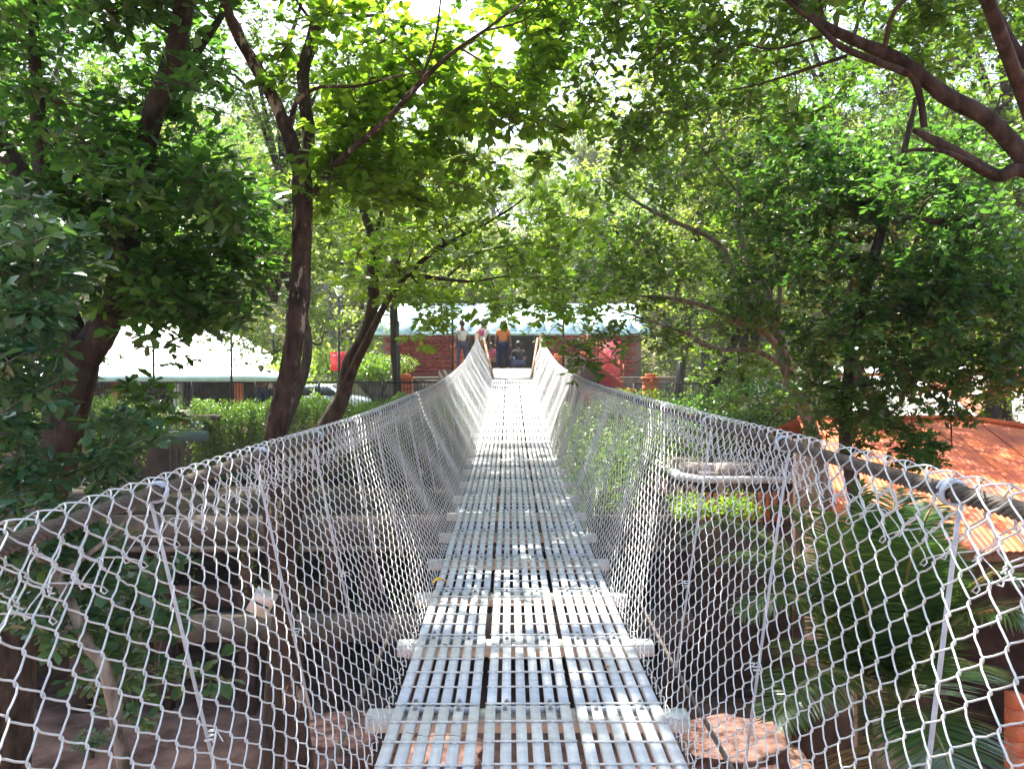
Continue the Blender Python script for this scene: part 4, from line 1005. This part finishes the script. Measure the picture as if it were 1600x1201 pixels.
# dense right tree
t6 = Tree('dense_tree', 'dense dark green tree hanging over the red roof at the right', L['dark'], M['bark'], base=P(1345, 1000, 10), rs=.8)
t6.limb([(1370,1400,10.2,.16),(1350,900,10,.13),(1335,760,10,.11),(1322,690,10,.10),(1330,560,10,.09),(1360,420,10,.08),(1400,280,10,.06),(1430,150,10,.04)], 10)
t6.limb([(1560,335,9,.03),(1520,338,9,.042),(1460,346,9,.045),(1420,340,9,.04),(1392,348,9,.03)], 8)
t6.limb([(1345,500,10,.06),(1450,470,9.6,.05),(1560,440,9.4,.03),(1650,420,9.4,.02)], 7)
t6.limb([(1330,600,10,.05),(1420,600,9.6,.035),(1480,640,9.4,.018),(1490,700,9.3,.008)], 6)
cs = in_ellipses([(1390,420,160,170,8.6,11),(1520,480,120,150,8.4,11),(1260,330,120,130,9.5,12,.8),(1340,580,80,100,8.8,10.5,.9),(1440,620,60,70,8.8,10,.9),(1350,240,170,110,9.5,12,.7),(1560,300,90,90,9,11,.8),(1200,480,80,80,9.5,11.5,.6),(1590,520,60,110,8.5,10,.9)], 400)
t6.clumps(cs, .36, 12, 5, .11, tw_r=.002)
cs = in_ellipses([(1470,700,35,35,8.8,9.4),(1400,660,50,40,9,9.8),(1510,600,40,60,8.8,9.6),(1320,670,70,35,8.6,9.6),(1440,700,45,25,8.6,9.2)], 38)
t6.clumps(cs, .18, 6, 5, .10, tw_r=.002)
t6.done()
# canopy tree behind the photographer that shades the near deck
t7 = Tree('canopy_tree', 'tall spreading tree standing beside the near part of the bridge, above the picture', L['mid'], M['bark'], base=(-4.2, -1.5, 0.2))
t7.limb([(-4.2,-1.5,.2,.35),(-4.0,-1.3,6,.28),(-3.6,-.6,11,.22),(-2.4,1.5,14.5,.15),(0,4,16,.08)], 10, ctrl=False)
t7.limb([(-3.6,-.6,11,.15),(-1.5,-2,13,.1),(1.5,-2,15,.06),(4,-1,16,.04)], 8, ctrl=False)
cs = np.stack([rng.uniform(-4.2, 2.6, 430), np.where(rng.random(430) < .6, rng.uniform(0.0, 8.6, 430), rng.uniform(12.6, 17.5, 430)), np.zeros(430)], 1); cs[:, 2] = 13.4 + 0.24*cs[:, 1] + rng.uniform(-.5, 1.8, 430)
t7.clumps(cs, .75, 13, 5, .17, tw_r=.006)
t7.done()

# mid-distance trees (behind the near ones)
def midtree(px, py, d, r, h, n, lm, label, size=.17, bark='bark', zb=6.3, wide=1.0, name='forest_tree', group=None):
    c = P(px, py, d); base = Vector((c.x*.98, d, zb))
    T_ = Tree(name, label, lm, M[bark], base=base, group=group)
    tr_ = .06 + .010*h
    T_.limb([(base.x, base.y, base.z, tr_*1.2), (base.x+.2*r*rng.normal(), base.y, base.z+(c.z-base.z)*.5, tr_), (c.x, c.y, c.z, tr_*.6), (c.x+.2*r, c.y, c.z+h*.35, tr_*.25)], 8, ctrl=False)
    for k in range(5):
        a = rng.random()*6.28; e = np.array([math.cos(a)*r*.7, math.sin(a)*r*.5, h*rng.uniform(-.1,.4)])
        s0 = np.array([c.x, c.y, c.z]) + np.array([0,0,-h*.25])
        C = catmull([(*s0, tr_*.5), (*(s0+e*.5+np.array([0,0,.25*h])), tr_*.3), (*(np.array(tuple(c))+e), tr_*.12)], 4)
        T_.raw(C[:, :3], C[:, 3], 6, True)
    v = rng.normal(0, 1, (n, 3)); v /= np.linalg.norm(v, axis=1, keepdims=True); v *= rng.random((n, 1))**.4
    cs = np.array(tuple(c)) + v*np.array([r*wide, r, h*.5])
    T_.clumps(cs, .30*r+.12, 16, 5, size, tw_r=.006, kind='kite', along=3, jit=.5)
    return T_.done()
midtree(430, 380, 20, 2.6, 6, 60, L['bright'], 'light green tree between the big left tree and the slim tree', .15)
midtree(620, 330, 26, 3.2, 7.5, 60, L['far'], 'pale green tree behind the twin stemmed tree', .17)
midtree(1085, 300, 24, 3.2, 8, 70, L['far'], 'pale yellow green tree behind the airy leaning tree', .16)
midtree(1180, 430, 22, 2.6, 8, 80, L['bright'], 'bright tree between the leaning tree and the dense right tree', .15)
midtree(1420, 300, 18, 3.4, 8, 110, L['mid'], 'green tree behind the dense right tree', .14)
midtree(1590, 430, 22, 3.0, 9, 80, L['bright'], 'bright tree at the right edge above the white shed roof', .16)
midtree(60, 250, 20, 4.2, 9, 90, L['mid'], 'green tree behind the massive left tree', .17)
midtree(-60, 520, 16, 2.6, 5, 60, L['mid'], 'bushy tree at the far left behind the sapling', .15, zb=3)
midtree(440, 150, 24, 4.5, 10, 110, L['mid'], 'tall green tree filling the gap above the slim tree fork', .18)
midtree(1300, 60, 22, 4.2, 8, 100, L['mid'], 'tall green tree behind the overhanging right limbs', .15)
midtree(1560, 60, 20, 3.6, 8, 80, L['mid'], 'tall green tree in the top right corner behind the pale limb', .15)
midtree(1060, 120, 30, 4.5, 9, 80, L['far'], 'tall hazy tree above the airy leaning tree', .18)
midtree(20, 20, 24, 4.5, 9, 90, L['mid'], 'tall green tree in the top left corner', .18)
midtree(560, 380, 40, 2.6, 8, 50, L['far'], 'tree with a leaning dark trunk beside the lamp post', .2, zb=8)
# slope forest: a few shapes copied over the hillside
protos = []
FG = 'forest trees on the slope behind the buildings'
FL = 'tall pale green forest tree on the sunlit slope behind the buildings'
for k in range(4):
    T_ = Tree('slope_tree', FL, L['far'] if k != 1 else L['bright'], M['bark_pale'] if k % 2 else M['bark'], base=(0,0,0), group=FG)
    lean = rng.normal(0, .8)
    T_.limb([(0,0,-.5,.32),(lean*.4,0,4,.24),(lean,.3,9,.15),(lean*1.4,0,13,.06)], 8, ctrl=False)
    for q in range(9):
        a = rng.random()*6.28; z0 = rng.uniform(3.5, 10); ln = rng.uniform(2, 4.2)
        T_.limb([(lean*z0/10,0,z0,.11),(lean*z0/10+math.cos(a)*ln*.5, math.sin(a)*ln*.5, z0+1.2,.07),(lean*z0/10+math.cos(a)*ln, math.sin(a)*ln, z0+1.8,.03)], 5, ctrl=False, per=3)
    v = rng.normal(0, 1, (80, 3)); v /= np.linalg.norm(v, axis=1, keepdims=True); v *= rng.random((80, 1))**.4
    cs = np.array([lean, 0, 8.3]) + v*np.array([4.0, 4.0, 5.6])
    T_.clumps(cs, 1.15, 15, 5, .30, tw_r=.012, kind='kite', along=3, jit=.6, maxlen=4)
    protos.append(T_.done())
spots = []
for row, (yy, n) in enumerate(((51, 10), (58, 12), (67, 14), (78, 15), (92, 16))):
    for i in range(n):
        xx = (i - (n-1)/2)*(yy*1.55/n) + random.uniform(-1.5, 1.5)
        spots.append((xx, yy + random.uniform(-2, 2)))
for i, (x, y) in enumerate(spots):
    o = protos[i] if i < 4 else copy_tree(protos[i % 4])
    gapf = 1.0
    px = 796 + x/y*F
    if 430 < px < 900 and y > 54: gapf = 0.92
    s_ = random.uniform(.85, 1.15)*gapf*(1.12 if y > 70 else 1)
    o.location = (x, y, hill_z(x, y) - .2); o.scale = (s_, s_, s_*random.uniform(.95, 1.15)); o.rotation_euler = (0, 0, random.random()*6.28)
# undergrowth on the slope
def undergrowth():
    n = 60000; mb = MB()
    x = rng.uniform(-48, 48, n); y = rng.uniform(44, 90, n)
    keep = (np.abs(x) < y*.75) & ~((y < 50) & (x > -7) & (x < 7.4)); x, y = x[keep], y[keep]
    z = np.array([hill_z(a, b) for a, b in zip(x, y)]) + rng.random(len(x))*(.9 + .9*np.sin(x*.7)*np.sin(y*.6)) 
    leaves(mb, np.stack([x, y, z], 1), rng.normal(0,1,(len(x),3)), rng.normal(0,.6,(len(x),3))+np.array([0,-.3,.8]), rng.uniform(.25,.5,len(x)), 'kite')
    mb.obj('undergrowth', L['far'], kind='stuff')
    n = 16000; mb = MB(); x = rng.uniform(-22, -7.2, n); y = rng.uniform(33, 44, n)
    keep = ~((x < -9) & (y < 40.5)) ; x, y = x[keep], y[keep]
    z = np.array([hill_z(a, b) for a, b in zip(x, y)]) + rng.random(len(x))*(.5+.4*np.sin(x*1.7)*np.sin(y*1.3))
    leaves(mb, np.stack([x, y, z], 1), rng.normal(0,1,(len(x),3)), rng.normal(0,.6,(len(x),3))+np.array([0,-.3,.8]), rng.uniform(.12,.25,len(x)), 'kite')
    mb.obj('bank_undergrowth', L['bright'], kind='stuff')
undergrowth()

# floodlight on the slim tree
fl = thing('floodlight', 'small pale box floodlight strapped askew to the slim trunk below the left handrail', 'floodlight', tuple(P(408, 942, 7.6))); fl.rotation_euler = (R(15), R(28), R(10))
MB().box((0,0,0),(.21,.08,.24)).obj('housing', M['pale_box'], fl)
MB().box((0,-.045,0.0),(.16,.012,.012)).obj('seam', M['black'], fl)
MB().box((0,-.043,.06),(.17,.006,.08)).obj('glass', M['lamp_glass'], fl)
MB().tube([(0,.04,0),(.08,.2,.0)], .015, 6).obj('bracket', M['black'], fl)

# ------------------------------------------------------------------ coconut palm
pc = P(1395, 1130, 6.2)
palm = thing('coconut_palm', 'coconut palm with drooping feathery fronds behind the right chain link mesh', 'palm', (pc.x, pc.y, 0.2))
hh = pc.z - .2
T = catmull([(0.5,0.3,-.1),(0.35,.2,hh*.4),(.1,.05,hh*.8),(0,0,hh)], 7)
MB().tube(T, np.linspace(.2,.13,len(T))*(1+.05*np.sin(np.arange(len(T))*2.1)), 12).obj('trunk', M['bark_pale'], palm, smooth=True)
def frond(tipx, tipy, tipd, lift, nl=112, ll=.56, m_=None, dry=False):
    a = np.array((0,0,hh)); b = np.array(tuple(P(tipx, tipy, tipd))) - np.array((pc.x, pc.y, .2))
    m1 = a*.62 + b*.38 + np.array([0,0,lift]); m2 = a*.25 + b*.75 + np.array([0,0,lift*.8])
    C = catmull([a, m1, m2, b], 10); n = len(C)
    fo = MB(); fo.tube(C, np.linspace(.024,.005,n), 6)
    f_ = fo.obj('frond', M['palm_rib'], palm, smooth=True)
    ts = np.linspace(.16, .995, nl); seg = np.concatenate([[0], np.cumsum(np.linalg.norm(np.diff(C, axis=0), axis=1))]); seg /= seg[-1]
    pos = np.stack([np.interp(ts, seg, C[:, k]) for k in range(3)], 1); tan = np.gradient(pos, axis=0); tan /= np.linalg.norm(tan, axis=1, keepdims=True)
    side = np.cross(tan, np.array([0,0,1.0])); side /= np.linalg.norm(side, axis=1, keepdims=True); up = np.cross(side, tan)
    mb = MB()
    for s_ in (-1, 1):
        L_ = ll*(np.sin(np.pi*np.clip(ts*.85+.12, 0, 1))**.6)*rng.uniform(.88,1.1,nl)
        dr = side*s_ + tan*.55 + up*.10 + rng.normal(0,.06,(nl,3)); dr /= np.linalg.norm(dr, axis=1, keepdims=True)
        g = np.array([0,0,-1.0]); wv_ = np.cross(dr, up); wv_ /= np.linalg.norm(wv_, axis=1, keepdims=True)
        rows = []
        for u, wd in ((0,.004),(.3,.0085),(.65,.0075),(1,.001)):
            c = pos + dr*(L_*u)[:, None] + g*(.2*u*u*L_)[:, None]
            rows += [c - wv_*wd - up*.004, c + wv_*wd - up*.004]
        V = np.stack(rows, 1); off = (np.arange(nl)*8)[:, None, None]
        mb.add(V.reshape(-1,3), (np.array([(0,1,3,2),(2,3,5,4),(4,5,7,6)])[None] + off).reshape(-1,4))
    mb.obj('leaflets', m_ or L['palm'], f_, kind='stuff')
M['palm_rib'] = mat('palm_rib', (0.16, 0.17, 0.05), 0.5, 0, .2, 8)
frond(1345, 752, 6.2, .15, ll=.5); frond(1400, 765, 6.9, .3, ll=.6); frond(1265, 770, 6.4, .2, ll=.5); frond(1460, 790, 6.4, .3, ll=.6); frond(1215, 790, 6.6, .35); frond(1290, 800, 5.6, .25, ll=.5); frond(1385, 800, 5.9, .2, ll=.62); frond(1440, 850, 5.5, .35, ll=.6)
frond(1600, 900, 5.6, .35, ll=.62); frond(1660, 1010, 5.3, .5, ll=.6); frond(1075, 830, 6.9, .55, ll=.5, m_=L['palm']); frond(1160, 960, 6.0, .45, ll=.5)
frond(1210, 1130, 5.4, .35, ll=.46); frond(1540, 1060, 7.4, .3); frond(1330, 860, 7.6, .4); frond(1500, 1230, 5.0, .25); frond(1250, 1020, 7.4, .3)
frond(1120, 880, 7.6, .5, ll=.5); frond(1330, 1230, 7.2, -.2, m_=L['palm_dry'], nl=60); frond(1480, 1220, 6.9, -.1, m_=L['palm_dry'], nl=60)
# orange post and low wall at lower right
op = thing('brick_post', 'orange brick post at the lower right behind the mesh', 'post', tuple(P(1592, 1160, 10)))
for k in range(8): MB().box((0,0,-.9+k*.2),(.16,.16,.185)).obj('brick', M['orange'], op)

hz = bpy.data.materials.new('haze'); hz.use_nodes = True
hn = hz.node_tree; hn.nodes.remove(hn.nodes['Principled BSDF'])
pv_ = hn.nodes.new('ShaderNodeVolumePrincipled'); pv_.inputs['Density'].default_value = 0.0006; pv_.inputs['Color'].default_value = (.95, .97, .96, 1); pv_.inputs['Anisotropy'].default_value = 0.2
hn.links.new(pv_.outputs[0], hn.nodes['Material Output'].inputs['Volume'])
MB().box((0, 175, 28), (560, 480, 68)).obj('haze', hz, kind='stuff')

for o in list(bpy.data.objects):
    if o.parent is None and o.type == 'EMPTY' and not o.children: bpy.data.objects.remove(o)
